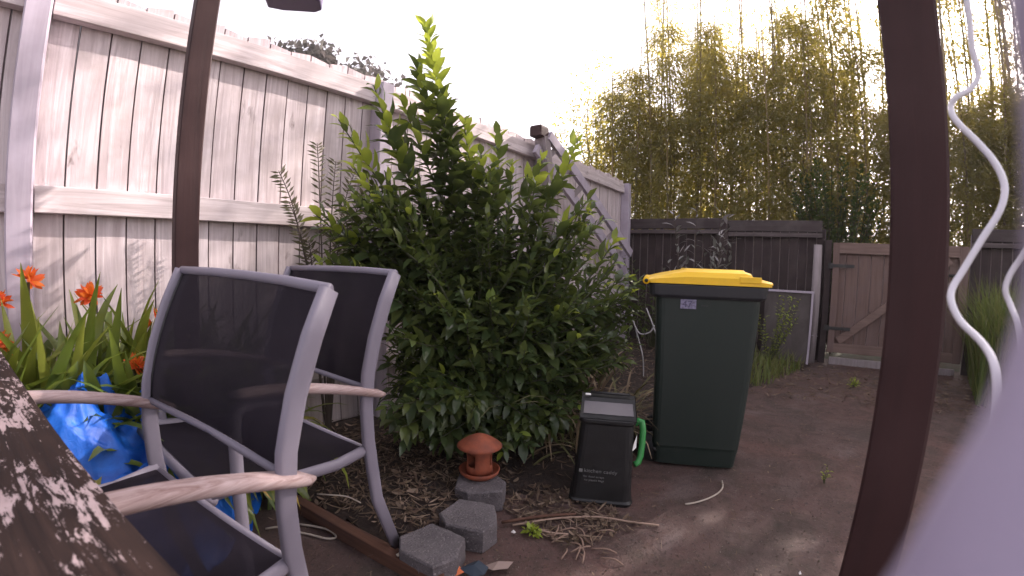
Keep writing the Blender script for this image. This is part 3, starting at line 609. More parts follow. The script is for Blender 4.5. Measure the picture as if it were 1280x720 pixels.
# ================================================================== CITRUS SHRUB
TIPS = [(-1.61,1.42,2.19),(-1.8,1.08,1.64),(-1.72,1.21,1.82),(-1.68,1.34,1.8),(-1.5,1.61,1.71),(-1.49,1.88,1.7),(-1.21,2.3,1.74),(-1.31,2.25,1.53),(-1.71,0.94,1.18),(-1.68,1.09,1.41),(-1.43,1.93,1.53),(-1.16,2.33,1.37),(-1.05,2.49,1.15),(-0.99,2.62,0.93),(-1.7,0.96,0.97),(-1.58,1.54,1.87),(-1.43,1.67,1.54),(-1.34,2.11,1.6),(-1.68,1.26,1.61),(-1.65,1.41,1.96),(-1.26,1.87,0.83),(-0.98,1.97,0.31),(-1.46,1.44,0.68),(-0.96,1.75,0.27),(-1.51,1.39,0.81),(-1.49,1.66,0.71),(-1.24,2.35,1.32),(-1.07,2.01,0.36),(-1.17,2.41,1.34),(-1.57,1.63,1.0),(-1.58,1.87,0.68),(-1.75,1.37,0.61),(-1.52,1.44,0.13),(-0.98,2.05,0.34),(-1.11,1.81,0.17),(-1.21,1.7,0.21),(-1.44,1.16,0.31),(-1.02,2.1,0.33),(-1.56,1.35,0.92),(-1.13,2.03,0.83),(-0.9,2.51,0.73),(-0.93,2.05,0.32),(-1.69,1.8,0.62),(-1.59,1.41,0.74),(-1.12,1.72,0.27),(-1.34,1.39,0.15),(-1.27,1.93,1.41),(-1.84,1.35,0.97),(-1.14,1.98,0.16),(-1.64,1.34,0.49),(-1.53,1.36,0.19),(-1.3,1.71,0.07),(-1.63,1.98,0.32),(-1.68,1.5,0.46),(-1.81,1.73,1.08),(-1.2,2.21,0.87),(-1.51,1.66,0.76),(-1.68,1.79,1.21),(-1.15,1.99,0.87),(-1.65,1.66,0.8),(-1.59,1.84,0.78),(-1.38,2.05,0.3),(-1.04,2.37,0.41),(-1.61,1.29,0.16),(-1.63,1.45,1.08),(-1.91,1.18,1.09),(-1.61,1.79,1.45),(-1.8,1.36,1.04),(-1.24,1.97,1.19),(-1.58,1.29,0.29),(-1.86,1.58,0.97),(-1.57,1.78,0.88),(-1.52,1.27,1.24),(-1.29,1.85,0.46),(-1.78,1.13,1.07),(-0.9,2.15,1.02),(-0.89,1.8,0.34),(-1.77,1.31,0.94),(-1.72,1.34,0.31),(-1.1,2.29,0.59),(-1.31,1.51,0.37),(-1.78,1.69,1.12),(-1.38,1.69,0.51),(-1.54,1.84,0.46),(-1.79,1.25,1.39),(-1.66,1.73,0.44),(-1.39,1.7,1.46),(-1.35,1.71,0.59),(-1.15,1.94,0.81),(-0.88,2.21,0.49),(-1.28,1.63,0.17),(-1.67,1.59,0.59),(-1.08,2.01,0.56),(-0.97,2.55,0.7),(-1.37,1.81,0.32),(-1.01,2.06,1.03),(-0.98,2.55,0.73),(-1.66,1.77,0.52),(-1.11,2.04,0.54),(-1.56,1.67,0.98),(-1.69,1.41,0.73),(-1.3,1.8,0.29),(-1.31,2.06,0.63),(-1.85,1.45,0.37),(-1.06,2.22,0.79),(-1.64,1.65,0.56),(-1.08,1.82,0.23),(-1.7,1.38,0.34),(-1.54,1.37,0.6),(-1.03,2.15,1.19),(-1.82,1.4,1.25),(-1.67,1.29,0.51),(-1.24,1.87,1.01),(-1.16,1.91,0.94),(-0.88,2.09,0.56),(-1.2,2.09,0.62),(-1.3,1.92,1.01),(-1.16,2.14,0.55),(-1.33,1.61,1.22),(-1.25,1.88,0.87),(-1.27,1.75,0.67),(-1.46,1.7,1.32),(-1.9,1.39,1.34),(-1.59,1.22,1.35),(-1.48,1.54,0.39),(-1.29,1.77,0.28),(-1.6,1.44,0.12),(-1.29,1.73,1.29),(-1.14,1.96,0.75),(-1.7,1.59,0.5),(-1.39,1.41,0.37),(-1.93,1.21,1.05),(-1.05,2.37,0.92),(-1.36,2.0,0.82),(-1.56,1.5,1.26),(-1.63,1.49,1.28),(-1.65,1.26,0.24),(-1.71,1.35,0.55),(-1.17,2.07,0.74),(-1.82,1.55,0.61),(-1.22,1.99,0.82),(-1.25,2.38,0.42),(-1.82,1.3,0.95),(-1.74,1.46,1.15),(-1.12,2.05,0.29),(-1.49,1.79,0.44),(-1.49,1.61,0.53),(-1.63,1.1,0.96),(-1.39,1.55,0.4),(-1.76,1.54,0.86),(-1.66,1.73,0.96),(-1.88,1.23,1.02),(-1.64,1.35,0.61),(-1.06,1.81,0.27),(-1.25,1.88,0.26),(-1.65,1.18,1.02),(-1.31,1.73,0.23),(-1.52,1.55,0.33),(-1.81,1.6,0.88),(-1.62,1.84,0.42),(-1.33,2.27,0.79),(-1.73,1.52,1.36),(-0.87,2.44,0.9),(-1.59,1.54,0.62),(-1.44,1.58,0.4),(-1.4,1.23,0.46),(-1.5,1.56,1.08),(-1.5,1.42,0.75),(-1.64,1.31,1.03),(-1.04,2.25,0.5),(-1.1,2.1,0.47),(-1.36,1.98,0.35),(-1.27,2.34,0.51),(-1.89,1.57,0.46),(-1.33,1.68,0.15),(-1.67,1.39,0.39),(-1.02,2.35,0.52),(-1.67,1.09,1.09),(-1.45,1.85,0.44),(-1.21,1.61,0.09),(-1.63,1.74,0.91),(-1.27,2.01,1.19),(-1.8,1.76,1.3),(-0.96,2.54,0.52),(-1.63,1.93,0.6),(-1.59,1.56,1.04),(-1.87,1.38,1.04),(-1.6,1.25,0.4),(-1.11,1.93,0.52),(-1.28,1.49,0.29),(-1.32,1.35,0.37),(-1.83,1.29,1.27),(-1.7,1.88,0.93),(-1.53,1.44,0.53),(-1.39,2.14,0.68),(-1.5,1.7,1.46),(-1.37,1.63,1.07),(-1.7,1.74,0.49),(-1.0,1.91,0.19),(-1.05,2.1,0.44),(-1.5,1.71,1.16),(-1.11,2.11,0.99),(-1.87,1.38,1.0),(-1.85,1.56,0.48),(-0.93,2.52,0.84),(-1.59,1.24,1.15),(-1.32,1.72,0.09),(-1.3,1.66,0.05),(-1.44,1.48,0.07),(-1.57,1.18,1.27),(-1.44,2.03,0.59),(-1.17,1.58,0.18),(-1.53,2.07,1.19),(-1.11,1.85,0.27),(-1.57,1.56,1.03),(-1.36,1.58,0.57),(-1.48,1.86,1.41),(-1.46,2.0,1.1),(-1.04,1.8,0.17),(-1.25,2.23,1.13),(-1.57,1.3,0.28),(-1.82,1.5,0.44),(-1.12,2.19,1.05),(-1.17,2.24,1.23),(-0.98,2.14,1.23),(-1.83,1.29,0.82),(-1.18,1.81,0.07),(-1.4,1.62,1.17),(-1.24,1.89,0.53),(-0.85,2.22,0.57),(-1.48,1.32,0.27),(-1.39,1.48,0.11),(-1.78,1.67,0.68),(-1.75,1.46,0.73),(-1.45,1.96,0.94),(-1.45,2.07,0.63),(-1.65,1.84,0.72),(-1.52,1.87,0.89),(-1.34,1.57,0.11),(-1.41,1.17,0.22),(-1.78,1.44,0.83),(-1.14,1.97,1.05),(-1.29,2.17,0.89),(-1.48,1.74,0.25),(-1.07,2.23,0.39),(-1.25,1.77,0.99),(-1.1,2.12,0.15),(-1.33,1.8,0.26),(-1.72,1.7,0.46),(-1.56,1.36,1.36),(-1.4,2.0,0.95),(-1.38,1.63,0.62),(-1.17,1.94,0.11),(-1.37,1.83,0.55),(-1.17,2.23,1.12),(-0.97,1.87,0.84),(-1.37,1.54,0.57),(-1.38,1.39,0.45),(-1.25,1.32,0.43),(-0.85,2.2,0.8),(-1.08,1.71,0.53),(-1.0,1.63,0.27),(-1.01,1.79,0.47),(-0.93,2.0,0.64),(-0.97,2.08,0.57),(-1.43,1.27,0.47),(-0.99,1.64,0.26),(-1.26,1.56,0.83),(-1.26,1.17,0.39),(-1.27,1.58,0.81),(-1.26,1.81,0.78),(-1.3,1.47,0.56),(-1.38,1.58,0.67),(-1.5,1.2,0.62),(-1.25,1.63,0.64),(-1.47,1.17,0.68),(-1.01,1.9,0.54),(-1.13,1.82,0.67),(-1.32,1.22,0.46),(-1.04,1.71,0.17),(-0.84,2.22,0.7),(-1.27,1.59,0.6),(-0.94,1.87,0.66),(-1.34,1.25,0.4),(-1.57,1.25,0.9),(-1.35,1.47,0.88),(-1.36,1.12,0.31),(-1.0,1.56,0.18),(-1.32,1.25,0.31),(-1.3,1.61,0.6),(-1.51,1.3,0.88),(-1.39,1.38,0.49),(-0.78,2.03,0.54),(-1.35,1.27,0.2),(-1.22,1.4,0.34),(-0.88,1.91,0.5),(-1.07,1.56,0.23),(-0.94,1.95,0.52),(-1.34,1.5,0.72),(-1.01,1.89,0.76),(-1.11,1.64,0.6),(-0.95,2.05,0.8),(-0.79,2.06,0.67),(-1.43,1.56,0.43),(-1.52,1.33,0.7),(-1.3,1.33,0.39),(-1.55,1.15,0.89),(-1.27,1.62,0.83),(-1.38,1.16,0.68),(-1.2,1.63,0.52),(-1.33,1.27,0.87),(-1.37,1.05,0.41),(-1.24,1.84,0.63),(-0.97,1.95,0.56),(-0.91,2.14,0.77),(-1.15,1.79,0.41),(-1.14,1.69,0.84),(-1.27,1.42,0.74),(-1.09,1.92,0.53),(-1.17,1.37,0.19),(-1.27,1.72,0.53),(-1.45,1.25,0.48),(-1.15,1.79,0.71),(-0.85,2.22,0.82),(-0.78,2.01,0.53),(-1.07,1.44,0.18),(-0.89,1.68,0.3),(-1.11,1.68,0.79),(-1.25,1.71,0.65),(-1.28,1.76,0.7),(-1.71,1.14,1.02),(-1.69,1.22,1.02),(-1.82,1.02,1.13),(-1.6,1.07,0.96),(-1.7,1.08,1.21),(-1.63,1.06,1.29),(-1.76,1.06,0.95),(-1.66,0.97,1.0),(-1.59,1.05,1.24),(-1.59,1.12,1.22),(-1.58,1.16,0.97),(-1.65,1.2,1.1),(-1.75,1.04,0.94),(-1.58,1.16,0.96),(-1.64,1.01,1.23),(-1.76,1.0,1.19)]
root = Vector((-1.42, 1.78, .04))
sh = thing('citrus_shrub', 'large glossy leafed green shrub in front of the white fence', 'shrub', root)
lm = [MB().add(*leaf_geo(L, W, f, d, 4, 1.0, tw), True).mesh('leaf', M_LEAF) for L, W, f, d, tw in ((.095, .042, .22, .18, .2), (.082, .036, .3, .3, -.3), (.07, .032, .18, .1, .1), (.108, .045, .25, .35, .25))]
lmy = MB().add(*leaf_geo(.085, .036, .25, .12, 4), True).mesh('leaf', M_LEAFY)
cand = []; wood_mb = MB()
hub = [Vector((R(-.12, .12), R(-.15, .15), R(.10, .35))) for _ in range(9)]
for _ in hub: wood_mb.tube([(R(-.04, .04), R(-.04, .04), 0), _ * .5 + rv(.02), _], [.016, .013, .011], 6)
for ti, tp in enumerate(TIPS):
    tip = Vector(tp) - root; h0 = hub[ti % 9]
    outer = Vector((tip.x, tip.y, 0)); mid = h0 + (tip - h0) * .5 + Vector((0, 0, .10 * min(1, tip.z))) + rv(.05)
    mid.x *= .85; mid.y *= .85
    path = smooth_path([h0, h0 + (mid - h0) * .5, mid, mid + (tip - mid) * .55 + Vector((0, 0, -.01)), tip], 3)
    n_ = len(path); wood_mb.tube(path, [.008 * (1 - .8 * i / (n_ - 1)) + .0012 for i in range(n_)], 5, cap=False)
    L_ = sum((path[i + 1] - path[i]).length for i in range(n_ - 1)); acc = 0; st_ = .42 if ti >= 20 else .30
    phi = R(0, 6.28); pos = L_ * (st_ if tip.z > .7 else .28)
    while pos < L_:
        # point on path
        a_ = 0
        for i in range(n_ - 1):
            sl_ = (path[i + 1] - path[i]).length
            if a_ + sl_ >= pos: break
            a_ += sl_
        p = path[i].lerp(path[i + 1], (pos - a_) / sl_); t_ = (path[i + 1] - path[i]).normalized()
        sidev = t_.orthogonal().normalized(); sidev.rotate(Quaternion(t_, phi)); fr = pos / L_
        d_ = (t_ * (.45 + .9 * fr ** 3) + sidev + Vector((0, 0, R(-.25, .25)))).normalized()
        young = (ti < 20 and fr > .80 and R(0, 1) < (.9 if ti in (0, 1, 4, 8, 6, 9) else .45)) or (fr > .93 and R(0, 1) < .12)
        s_ = R(.75, 1.25) * (1.0 if fr < .9 else .75); q = R(0, 1)
        cand.append((p, dirmat(d_, R(-.5, .5), (0, 0, 1) if abs(d_.z) < .9 else sidev), s_ * (1.25 if ti < 20 else .95), young))
        phi += 2.4 + R(-.3, .3); pos += (R(.007, .011) if ti in (0, 19, 15) else R(.011, .018)) if ti < 20 else R(.0095, .016)
wood_mb.obj('branches', M_STEM, sh)
for _ in hub[:5]: pass
camv = Vector((0, 0, 1.0))
# the leaves nearest the viewer and out on the shoot tips are single parts; the rest is one mass
cand.sort(key=lambda c: (c[0] + root - camv).length - (.6 if c[3] else 0) - (c[0].z * .25))
for i, (p, m_, s_, young) in enumerate(cand[:290]):
    o = link('leaf', lmy if young else lm[i % 4], sh); o.matrix_local = Matrix.LocRotScale(p, m_.to_quaternion(), (s_, s_, s_))
def mass(cands, geos, name, m, parent, **tags):
    mb = MB()
    for i, (p, m_, s_, *_) in enumerate(cands):
        vs, fs = geos[i % len(geos)]; mb.add([p + m_ @ (Vector(v) * s_) for v in vs], fs, True)
    return mb.obj(name, m, parent, **tags)
G4 = [leaf_geo(L, W, f, d, 3, 1.0, tw) for L, W, f, d, tw in ((.095, .042, .22, .18, .2), (.082, .036, .3, .3, -.3), (.07, .032, .18, .1, .1), (.108, .045, .25, .35, .25))]
mass([c for c in cand[290:] if not c[3]], G4, 'foliage', M_LEAF, sh, kind='stuff')
mass([c for c in cand[290:] if c[3]], G4, 'young_foliage', M_LEAFY, sh, kind='stuff')

# thin compound-leaved sprays left of the shrub, in front of the fence
fr_ = thing('feathery_shrub', 'thin shrub with feathery brownish sprays against the white fence', 'shrub', (-1.95, 1.12, .03))
base = Vector((0, 0, 0)); mbs = MB(); lfs = []
G1 = leaf_geo(.052, .012, .1, .15, 2)
for tip in [(.0, -.25, 1.36), (.02, -.20, 1.22), (.0, -.06, 1.52), (0, .05, 1.45), (.0, .17, 1.42), (.02, .22, 1.30), (.05, .30, 1.22), (.03, -.1, 1.05), (.05, .35, 1.10), (.06, .40, 1.32), (.06, -.16, .90), (.03, .12, 1.2), (.05, .26, 1.0), (.08, .45, 1.2)]:
    tip = Vector(tip); kn = Vector((R(-.02, .02), tip.y * .25 + R(-.02, .02), tip.z * .62))
    path = smooth_path([base, kn * .5, kn, kn.lerp(tip, .55) + Vector((0, 0, .07)), tip], 5)
    mbs.tube(path, [.006 * (1 - .85 * i / (len(path) - 1)) + .0008 for i in range(len(path))], 5, cap=False)
    for i in range(int(len(path) * .5), len(path) - 1):
        for q in (0, .5):
            p = path[i].lerp(path[i + 1], q); t_ = (path[i + 1] - path[i]).normalized()
            for sd in (-1, 1):
                d_ = (t_ * .5 + t_.cross(Vector((1, 0, 0))).normalized() * sd + rv(.15)).normalized()
                lfs.append((p, dirmat(d_, R(-.4, .4), (1, 0, 0)), R(.8, 1.15)))
mbs.obj('stem', M_BARK, fr_); random.shuffle(lfs)
gm = MB().add(*G1, True).mesh('leaflet', M_FERN)
for p, m_, s_ in lfs[:280]:
    o = link('leaflet', gm, fr_); o.matrix_local = Matrix.LocRotScale(p, m_.to_quaternion(), (s_,) * 3)
if lfs[280:]: mass(lfs[280:], [G1], 'leaflets', M_FERN, fr_, kind='stuff')

# ================================================================== STRAP-LEAVED LILIES WITH ORANGE FLOWERS
def strap(L, W, lean, az, bend, nseg=9):
    """arching strap leaf as a folded strip"""
    vs = []; fs = []; p = Vector((0, 0, 0)); el = math.radians(90) - lean; dh = Vector((math.cos(az), math.sin(az), 0)); sdv = Vector((-dh.y, dh.x, 0))
    for i in range(nseg + 1):
        t = i / nseg; wd = W / 2 * (min(1, .45 + t * 2.2)) * (1 - max(0, t - .55) / .45) ** .75 + .0006
        nrm = Vector((-dh.x * math.sin(el), -dh.y * math.sin(el), math.cos(el)))
        vs += [p - sdv * wd + nrm * wd * .35, p, p + sdv * wd + nrm * wd * .35]
        el -= bend / nseg * (.4 + 1.6 * t); p = p + (dh * math.cos(el) + Vector((0, 0, 1)) * math.sin(el)) * (L / nseg)
    for i in range(nseg): a = 3 * i; fs += [(a, a + 3, a + 4, a + 1), (a + 1, a + 4, a + 5, a + 2)]
    return vs, fs
straps = [MB().add(*strap(L, W, le, 0, be), True) for L, W, le, be in ((.82, .068, .14, .8), (.78, .062, .30, 1.5), (.74, .06, .48, 1.8), (.68, .06, .65, 2.1), (.82, .058, .08, .4), (.58, .055, .85, 1.8), (.78, .066, .25, 1.1))]
sm_g = [m_.mesh('leaf', M_STRAP) for m_ in straps]; sm_y = straps[2].mesh('leaf', M_STRAPD)
pet = MB().add(*leaf_geo(.046, .020, .2, -.5, 4), True).mesh('petal', M_PETAL)
plants = [(-1.95, -.28, 1.0, 0), (-2.02, -.10, 1.05, 1), (-1.90, .02, 1.0, 0), (-2.05, .12, 1.0, 1), (-1.92, .20, .95, 0), (-2.05, .33, .95, 1), (-1.95, .42, .92, 0), (-2.08, .55, .9, 0), (-1.98, .62, .8, 0), (-1.85, -.18, .95, 1), (-1.84, .10, .85, 0), (-1.80, -.36, .95, 1), (-1.86, .34, .80, 0), (-2.02, -.45, 1.0, 0), (-1.98, .78, .72, 0)]
where = ['at the far left edge of the frame', 'beside the white fence post', 'under the left end of the mid rail', 'bearing the middle orange cluster', 'behind the blue tarpaulin', 'left of the dark brown post', 'in front of the dark brown post', 'behind the dark brown post', 'right of the dark brown post', 'just above the table corner', 'drooping over the blue tarpaulin', 'at the lower left above the table', 'just left of the chair arm', 'behind the white fence post foot', 'low, between post and feathery shrub', 'low, right above the table corner', 'low, right behind the tarpaulin', 'low, just behind the metal chair arm', 'low, cut by the left edge of the frame']
flw = {0: (-.02, .10, .92), 9: (-.02, .0, .80), 3: (.08, 0, .93), 5: (.08, .02, .82), 11: (0, .15, .80), 1: (.04, .02, .99), 12: (.02, -.10, .68)}
for i, (x, y_, s_, _) in enumerate(plants + [(-1.98, -.02, .80, 0), (-2.0, .26, .80, 0), (-1.94, .52, .74, 0), (-1.90, -.30, .8, 0)]):
    fl = i in flw
    t = thing('lily_plant', 'green strap leaved plant %s, %s' % ('with orange flowers' if fl else 'without flowers', where[i]), 'plant', (x, y_, .05), R(0, 6.28), 'strap leaved plants along the fence foot')
    for k in range(66):
        o = link('leaf', sm_y if R(0, 1) < .04 else random.choice(sm_g), t); o.rotation_euler = (R(-.3, .3), R(-.3, .3), k * 2.4 + R(-.3, .3)); sc_ = s_ * R(.80, 1.15); o.scale = (sc_,) * 3; o.location = (R(-.04, .04), R(-.04, .04), 0)
    if fl:
        ox, oy, hz = flw[i]; hz -= .13; rzz = -t.rotation_euler.z; head = Vector((ox * math.cos(rzz) - oy * math.sin(rzz), ox * math.sin(rzz) + oy * math.cos(rzz), hz))
        MB().tube(smooth_path([(0, 0, 0), head * .5 + Vector((.01, 0, .05)), head]), .006, 6).obj('stalk', M_STEM, t)
        for c_ in range(7 if i in (3, 0) else 4):
            cd_ = Vector((R(-1, 1), R(-1, 1), R(-.1, 1))).normalized()
            fw = bpy.data.objects.new('flower', None); C.objects.link(fw); fw.parent = t; fw.location = head + cd_ * .012; fw.rotation_euler = dirmat(cd_).to_euler()
            for q in range(5):
                o = link('petal', pet, fw); o.rotation_euler = Matrix.Rotation(q * 1.257, 3, 'Y').to_euler(); o.rotation_euler = (Matrix.Rotation(q * 1.257, 3, 'Y') @ Matrix.Rotation(.38, 3, 'X')).to_euler()

# ================================================================== GREY SAPLING, WEEDS, GRASS, SPROUTS
def bushy(name, label, cat, loc, tips, G, m, stemr=.006, dens=.03, seed=1, group=None, stemm=None):
    t = thing(name, label, cat, loc, 0, group); mb = MB(); L_ = []
    for tip in tips:
        tip = Vector(tip); path = smooth_path([(0, 0, 0), tip * .45 + rv(.04 * tip.length), tip], 5); nn = len(path)
        mb.tube(path, [stemr * (1 - .8 * i / (nn - 1)) + .001 for i in range(nn)], 5, cap=False)
        for i in range(nn // 3, nn - 1):
            sl_ = (path[i + 1] - path[i]); c_ = max(1, int(sl_.length / dens))
            for q in range(c_):
                t_ = sl_.normalized(); sv = t_.orthogonal().normalized(); sv.rotate(Quaternion(t_, R(0, 6.3))); d_ = (t_ * .6 + sv + rv(.2)).normalized()
                L_.append((path[i] + sl_ * (q / c_), dirmat(d_, R(-.4, .4)), R(.7, 1.2)))
    mb.obj('stem', stemm or M_BARK, t); random.shuffle(L_); gm_ = [MB().add(*g_, True).mesh('leaf', m) for g_ in G]
    for i, (p, m_, s_) in enumerate(L_[:240]):
        o = link('leaf', gm_[i % len(gm_)], t); o.matrix_local = Matrix.LocRotScale(p, m_.to_quaternion(), (s_,) * 3)
    if L_[240:]: mass(L_[240:], G, 'foliage', m, t, kind='stuff')
    return t
G_GREY = [leaf_geo(.12, .034, .2, .2, 3), leaf_geo(.11, .03, .2, -.2, 3)]
bushy('grey_sapling', 'grey leaved sapling in front of the dark back fence, above the bin lid', 'sapling', (-.92, 4.6, .03), [(R(-.35, .28), R(-.15, .15), R(1.15, 1.62)) for _ in range(13)] + [(-.12, 0, 1.6), (-.45, 0, 1.08), (-.5, .05, 1.0), (-.3, -.1, 1.02), (.0, -.1, 1.0)], G_GREY, M_GREYLEAF, .007, .06)
G_WEED = [leaf_geo(.055, .026, .2, .3, 2), leaf_geo(.045, .022, .2, .1, 2)]
bushy('weed', 'yellow green weed growing in front of the cement sheet planter', 'weed', (-.26, 4.95, .02), [(R(-.2, .28), R(-.15, .1), R(.45, .76)) for _ in range(16)], G_WEED, M_SPROUT, .004, .03, stemm=M_STEM)
bushy('weed', 'straggly green growth between the bin and the white fence', 'weed', (-1.45, 3.3, .02), [(R(-.4, .4), R(-.4, .4), R(.35, .85)) for _ in range(26)], [leaf_geo(.08, .03, .2, .3, 3), leaf_geo(.07, .024, .2, .1, 3)], M_BUSH, .004, .028, stemm=M_STEM)
bushy('weed', 'green growth at the foot of the back fence corner', 'weed', (-1.6, 5.0, .02), [(R(-.5, .45), R(-.3, .3), R(.4, 1.15)) for _ in range(26)], [leaf_geo(.09, .035, .2, .3, 3), leaf_geo(.07, .026, .2, .1, 3)], M_BUSH, .005, .035, stemm=M_STEM)
bushy('hedge_bush', 'dark green bush rising above the back fence beside the gate', 'bush', (.42, 6.1, 0), [(R(-.6, .65), R(-.2, .35), R(1.5, 2.45)) for _ in range(60)], [leaf_geo(.085, .046, .2, .2, 2), leaf_geo(.07, .04, .2, -.1, 2)], M_BUSH, .008, .018)
bushy('seedling', 'tiny yellow green seedling standing alone on the paving beyond the bin', 'seedling', (.218, 2.268, 0), [(0, 0, .10), (.012, .006, .07), (-.012, 0, .06)], [leaf_geo(.026, .011, .2, .2, 2)], M_SPROUT, .0015, .012, stemm=M_STEM)
bushy('seedling', 'small green seedling beside the dry sticks by the caddy', 'seedling', (-.777, 1.234, 0), [(.02, .01, .03), (-.02, .015, .03), (0, -.02, .035), (.025, -.01, .02), (-.02, -.02, .025)], [leaf_geo(.026, .016, .2, .2, 2)], M_SPROUT, .0012, .008, stemm=M_STEM)
bushy('seedling', 'low pale green weed on the paving near the gate', 'seedling', (.55, 4.45, 0), [(R(-.06, .06), R(-.06, .06), R(.03, .09)) for _ in range(9)], [leaf_geo(.035, .016, .2, .2, 2)], M_SPROUT, .0015, .012, stemm=M_STEM)
def grass(name, label, cat, P, cnt, hmin, hmax, m=M_GRASS, kind='stuff', wd=.006, bendk=.5):
    mb = MB(); xs = [p[0] for p in P]; ys = [p[1] for p in P]; c = 0
    while c < cnt:
        x, y_ = R(min(xs), max(xs)), R(min(ys), max(ys))
        if not inpoly(x, y_, P): continue
        h = R(hmin, hmax); a = R(0, 6.28); l_ = R(.1, bendk) * h; ca, sa = math.cos(a), math.sin(a); w_ = wd * R(.6, 1.3)
        q = [Vector((x, y_, 0)), Vector((x + ca * l_ * .3, y_ + sa * l_ * .3, h * .6)), Vector((x + ca * l_, y_ + sa * l_, h * R(.85, 1)))]; s_ = Vector((-sa, ca, 0)) * w_
        mb.add([q[0] - s_, q[0] + s_, q[1] - s_ * .8, q[1] + s_ * .8, q[2]], [(0, 1, 3, 2), (2, 3, 4)], True); c += 1
    o = mb.obj(name, m, None, label=label, category=cat)
    if kind: o['kind'] = kind
    return o
grass('tall_grass', 'tall soft green grass right of the gate', 'grass', [(1.50, 4.2), (2.9, 3.5), (3.6, 4.6), (3.6, 5.5), (1.80, 5.4)], 6500, .55, 1.15, wd=.007, bendk=.6)
grass('rough_grass', 'short tufts of yellow green grass by the planter and bin', 'grass', [(-.75, 3.6), (-.2, 4.1), (.1, 5.05), (-.9, 5.1)], 900, .08, .25, wd=.005, bendk=.8)

# strappy dry clump behind the caddy
t = thing('dry_clump', 'brown arching dry grassy clump behind the caddy', 'plant', (-1.12, 2.25, .03))
mb = MB()
dg_ = [MB().add(*strap(L, .016, le, 0, be, 6), True).mesh('blade', M_STRAW) for L, le, be in ((.62, .5, 1.4), (.55, .8, 1.5), (.7, .35, 1.3), (.48, 1.0, 1.2))]
for k in range(300):
    o = link('blade', random.choice(dg_), t); o.rotation_euler = (R(-.2, .2), R(-.2, .2), R(0, 6.28)); o.location = (R(-.26, .22), R(-.35, .35), 0); o.scale = (R(.55, 1.0),) * 3

# ================================================================== LITTER
def strip_geo(L, W, curl):
    vs = []; fs = []
    for i in range(4):
        t_ = i / 3; a = curl * (t_ - .5); w_ = W / 2 * (1 - abs(2 * t_ - 1) ** 2 * .7)
        vs += [(-w_, L * math.sin(a) / max(.2, abs(curl)) if abs(curl) > .2 else L * (t_ - .5), L * (1 - math.cos(a)) / max(.2, abs(curl)) * .7), (w_, L * math.sin(a) / max(.2, abs(curl)) if abs(curl) > .2 else L * (t_ - .5), L * (1 - math.cos(a)) / max(.2, abs(curl)) * .7 + W * .15)]
    for i in range(3): fs.append((2 * i, 2 * i + 1, 2 * i + 3, 2 * i + 2))
    return vs, fs
SG = [strip_geo(.06, .009, .6), strip_geo(.045, .012, 1.4), strip_geo(.08, .006, .3), strip_geo(.035, .016, .9), strip_geo(.10, .004, .8)]
def litter(name, label, P, cnt, zf, smin=.5, smax=1.3, m=M_DRY):
    xs = [p[0] for p in P]; ys = [p[1] for p in P]; L_ = []
    while len(L_) < cnt:
        x, y_ = R(min(xs), max(xs)), R(min(ys), max(ys))
        if not inpoly(x, y_, P): continue
        L_.append((Vector((x, y_, zf(x, y_) + R(.002, .014))), (Matrix.Rotation(R(0, 6.28), 3, 'Z') @ Matrix.Rotation(R(-.35, .35), 3, 'X') @ Matrix.Rotation(R(-.6, .6), 3, 'Y')), R(smin, smax)))
    o = mass(L_, SG, name, m, None, kind='stuff'); o['label'] = label; o['category'] = 'litter'; return o
zb = lambda x, y_: bed_h(x, y_, BED, .035); z0 = lambda x, y_: .006 + bump2(x, y_)
litter('mulch', 'dry brown bark and leaf mulch covering the garden bed', BED, 5200, zb, .5, 1.2)
litter('mulch', 'dense mulch between the chair leg and the concrete blocks', [(-1.75, .80), (-.95, .92), (-1.05, 1.5), (-1.7, 1.8), (-2.1, 1.2)], 2600, zb, .35, .9)
litter('leaf_litter', 'brown leaf litter strewn over the paving before the gate', [(-.45, 3.7), (2.0, 3.9), (2.3, 5.4), (.1, 5.4), (-.2, 4.6)], 1900, z0, .4, 1.25)
litter('leaf_litter', 'scattered dry bits on the paving around the bin', [(-.95, 1.0), (1.4, 1.0), (2.0, 4.2), (-.4, 4.2), (-.8, 1.7)], 1900, z0, .12, .50)
mb = MB(); rg = random.Random(5)
while len(mb.f) < 4 * 5200:
    x, y_ = rg.uniform(-.95, 1.3), .95 + 3.4 * rg.random() ** 1.4
    if inpoly(x, y_, BED): continue
    q = rg.uniform(.0012, .0042); a = rg.uniform(0, 6.3); z_ = z0(x, y_) - .004
    mb.add([(x + q * math.cos(a + k * 2.1), y_ + q * math.sin(a + k * 2.1), z_) for k in range(3)] + [(x, y_, z_ + q * 1.1)], [(0, 1, 3), (1, 2, 3), (2, 0, 3), (2, 1, 0)])
mb.obj('grit', M_GRIT, None, kind='stuff', label='fine grit and crumbs scattered over the paving', category='grit')
litter('leaf_litter', 'dry bits blown against the timber edging behind the chairs', [(-1.7, .2), (-.8, .2), (-.8, .82), (-1.7, .70)], 220, z0, .1, .5)
litter('leaf_litter', 'dry leaf heap around the foot of the caddy', [(-.98, 1.3), (-.62, 1.22), (-.45, 1.5), (-.7, 1.62), (-1.0, 1.55)], 520, z0, .5, 1.1)
